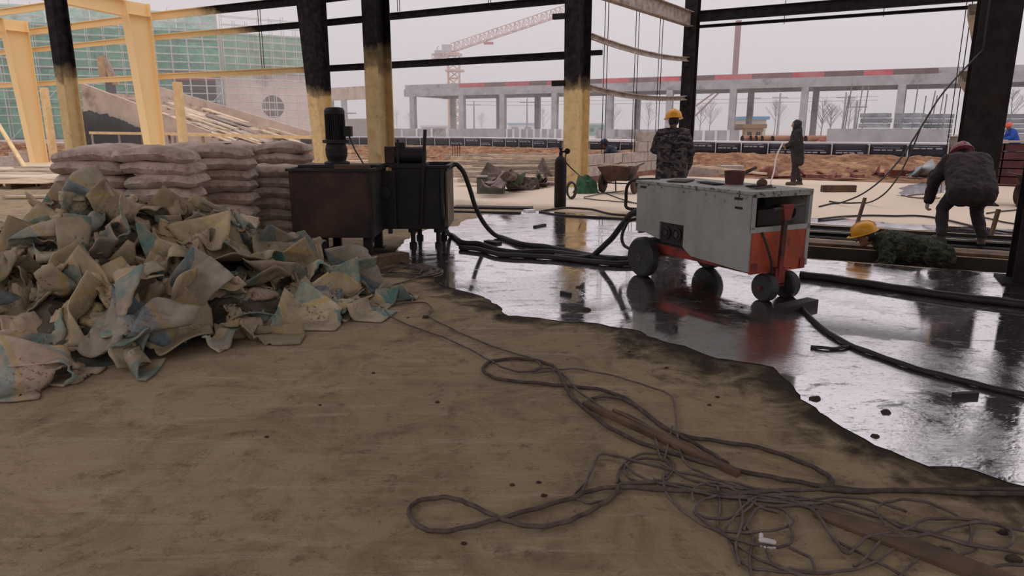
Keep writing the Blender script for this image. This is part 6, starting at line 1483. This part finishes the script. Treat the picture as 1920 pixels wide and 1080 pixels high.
W1 = [
 ([(1090, 925), (1110, 882), (1128, 852), (1180, 862), (1250, 880), (1320, 895), (1400, 912), (1480, 928), (1600, 957), (1700, 986), (1800, 1015), (1990, 1055), (2150, 1100)], 'thin wire rising to a peak left of the tangle then running to the lower right'),
 ([(1160, 896), (1168, 912), (1150, 932), (1110, 943), (1080, 936), (1078, 925), (1100, 905)], 'thin wire loop crossing the figure of eight cable'),
 ([(1158, 905), (1162, 880), (1186, 858), (1220, 850), (1254, 858), (1262, 880), (1246, 900), (1205, 906), (1176, 894), (1172, 876), (1195, 862), (1240, 862), (1258, 878), (1248, 895)], 'double wire coil at the upper left of the tangle'),
 ([(1170, 868), (1190, 888), (1230, 905), (1300, 918), (1380, 930), (1480, 940), (1560, 958)], 'wire running out of the upper left coil to the right'),
 ([(1245, 885), (1244, 908), (1256, 936), (1290, 966), (1330, 990), (1365, 998), (1420, 998), (1470, 990), (1488, 978), (1470, 958), (1445, 949), (1418, 956), (1405, 976), (1394, 995)], 'wire drooping along the left rim of the tangle into a loop'),
 ([(1345, 930), (1318, 938), (1305, 952), (1312, 966), (1340, 973), (1375, 970), (1400, 957), (1416, 940)], 'oval wire loop in the middle of the tangle'),
 ([(1300, 940), (1298, 922), (1312, 910), (1345, 906), (1380, 922), (1420, 948), (1460, 962)], 'hooked wire in the upper middle of the tangle'),
 ([(1300, 960), (1330, 985), (1362, 1006), (1400, 1018), (1450, 1026), (1480, 1021), (1486, 1002), (1478, 984)], 'wire passing just above the white plug'),
 ([(1366, 1008), (1380, 1046), (1410, 1065), (1460, 1072), (1540, 1075), (1600, 1068), (1640, 1054), (1690, 1020), (1702, 1008)], 'wire sweeping along the bottom of the tangle'),
 ([(1372, 1016), (1420, 1048), (1460, 1064), (1510, 1084)], 'wire left below the white plug'),
 ([(1436, 1032), (1450, 1056), (1492, 1076), (1530, 1088)], 'wire leading out of the white plug'),
 ([(1480, 1028), (1515, 1044), (1527, 1064), (1518, 1073), (1478, 1066)], 'small wire loop right of the white plug'),
 ([(1400, 925), (1470, 935), (1522, 956), (1546, 985), (1570, 1020), (1588, 1038), (1606, 1025), (1626, 1008), (1670, 1000), (1710, 990), (1724, 978), (1752, 973), (1810, 974), (1860, 982), (1990, 1015), (2100, 1060)], 'wire dipping to a point in the lower right of the tangle'),
 ([(1440, 950), (1520, 946), (1580, 940), (1640, 960), (1680, 985), (1740, 1000), (1800, 1018), (1850, 1028), (1886, 1026), (1900, 1010), (1890, 992), (1850, 980), (1800, 985), (1750, 1000), (1700, 1008), (1655, 1004)], 'wire forming the long loop at the right end of the tangle'),
 ([(1690, 1004), (1668, 994), (1646, 966), (1646, 950), (1670, 941), (1710, 937), (1760, 950), (1800, 971)], 'wire arch standing at the right of the tangle'),
 ([(1545, 985), (1565, 1013), (1600, 1031), (1640, 1052), (1700, 1084)], 'wire slanting off the bottom right of the tangle'),
 ([(1685, 1084), (1730, 1040), (1758, 1028), (1780, 1028), (1796, 1042), (1830, 1030)], 'wire bent like a hook near the bottom right corner'),
 ([(1818, 985), (1822, 1000), (1818, 1020)], 'short stiff wire end inside the right loop'),
 ([(1240, 870), (1300, 902), (1380, 916), (1450, 921), (1560, 918)], 'wire lying under the thick cable, upper one'),
 ([(1225, 900), (1300, 914), (1400, 936), (1500, 938), (1580, 932), (1640, 940), (1700, 960)], 'wire lying under the thick cable, lower one'),
 ([(1245, 905), (1330, 928), (1420, 938), (1500, 948), (1600, 970), (1690, 1000)], 'straight wire through the heart of the tangle'),
 ([(1355, 1000), (1375, 972), (1400, 945), (1430, 930), (1500, 930)], 'wire crossing the tangle upward'),
 ([(1344, 905), (1350, 950), (1345, 985), (1352, 996)], 'short wire dropping through the middle loop'),
 ([(1398, 985), (1412, 1010), (1405, 1050), (1412, 1090)], 'dusty strap hanging down through the tangle to the bottom edge'),
 ([(1660, 1004), (1620, 1050), (1600, 1062)], 'short wire beside the dark board'),
 ([(1830, 1090), (1850, 1068), (1890, 1060), (1990, 1062)], 'wire curve in the bottom right corner'),
 ([(1385, 930), (1392, 975), (1380, 1020), (1386, 1060)], 'flat tie hanging across the tangle'),
 ([(1260, 800), (1246, 860), (1236, 852), (1225, 812), (1195, 786), (1150, 768)], 'wire curling off the timber strip')]
for i, (pts, lab) in enumerate(W1): cable(pts, .0055 if i not in (12, 13) else .0065, lab, mCABLE, 'wire', 'wire', group='wires in the tangle', sides=6)
# coils by the tank
for i in range(6):
    q = [(760+70*math.cos(a)*(.5+.1*i)+r2.uniform(-8, 8), 508+9*math.sin(a)*(.6+.12*i)+r2.uniform(-3, 3)) for a in np.linspace(i, i+5.2, 9)]
    cable(q, .007, f'thin wire coiled on the floor below the rusty tank, {["innermost", "second", "third", "fourth", "fifth", "outermost"][i]} coil', mCABLE, 'wire', 'wire', group='wire coils by the tank', sides=6)
cable([(640, 560), (700, 545), (760, 528), (800, 515), (822, 505)], .009, 'wire running from the bag heap to the coils by the tank', mCABLE, 'wire', 'wire')
cable([(716, 540), (760, 548), (775, 556), (770, 566)], .006, 'short wire hook right of the bag heap', mCABLE, 'wire', 'wire')
# timber strips in the tangle
for p0, p1, w, h, mat, lab in (((1096, 756), (1385, 888), .036, .026, mWOODD, 'long narrow timber strip lying among the cables'), ((1150, 770), (1362, 874), .018, .016, mWOODD, 'thin lath beside the long timber strip'), ((1535, 956), (1985, 1130), .11, .014, mWOODD, 'wide dark board under the right end of the tangle')):
    a, c = G(*p0, h/2+.004), G(*p1, h/2+.004); m = MB(); m.bar(a, c, w, h); tag(m.build('timber_strip', mat, loc=a), lab, 'timber')
# white plug with torn paper
p = G(1438, 1020, .012); t = thing('power_plug', 'white plug with frayed ends in the cable tangle', 'plug', p, R(-20))
mPL = M('white_plastic', srgb(214, 204, 206), srgb(176, 164, 166), 9, .5, .1)
m = MB(); m.cap((-.02, 0, .012), (.022, 0, .012), .011, .010, 10); m.cap((-.022, .006, .02), (-.022, .012, .026), .008, .008, 8); m.build('plug_body', mPL, t, world=False, smooth=True)
for i in range(5): m = MB(); m.box((-.02+.011*i, -.022-.004*(i % 2), .004), (.007, .012, .006), Matrix.Rotation(i*.5, 3, 'Z')); m.build('frayed_end', mPL, t, world=False)
# ================================================================== haze over the far ground
HZ = MB(); HZ.box((0, 98, 15), (420, 116, 32))
hz = HZ.build('haze', None) if False else None
t = NT('winter_haze'); t.t.nodes.remove(t.p)
v = t.n('VolumePrincipled'); v.inputs['Color'].default_value = (1, .985, 1, 1); v.inputs['Density'].default_value = .0050; v.inputs['Anisotropy'].default_value = .0
t.l(v.outputs[0], t.out.inputs['Volume'])
o = HZ.build('haze', t.m); tag(o, 'thin winter haze over the far building ground', 'haze', kind='stuff')
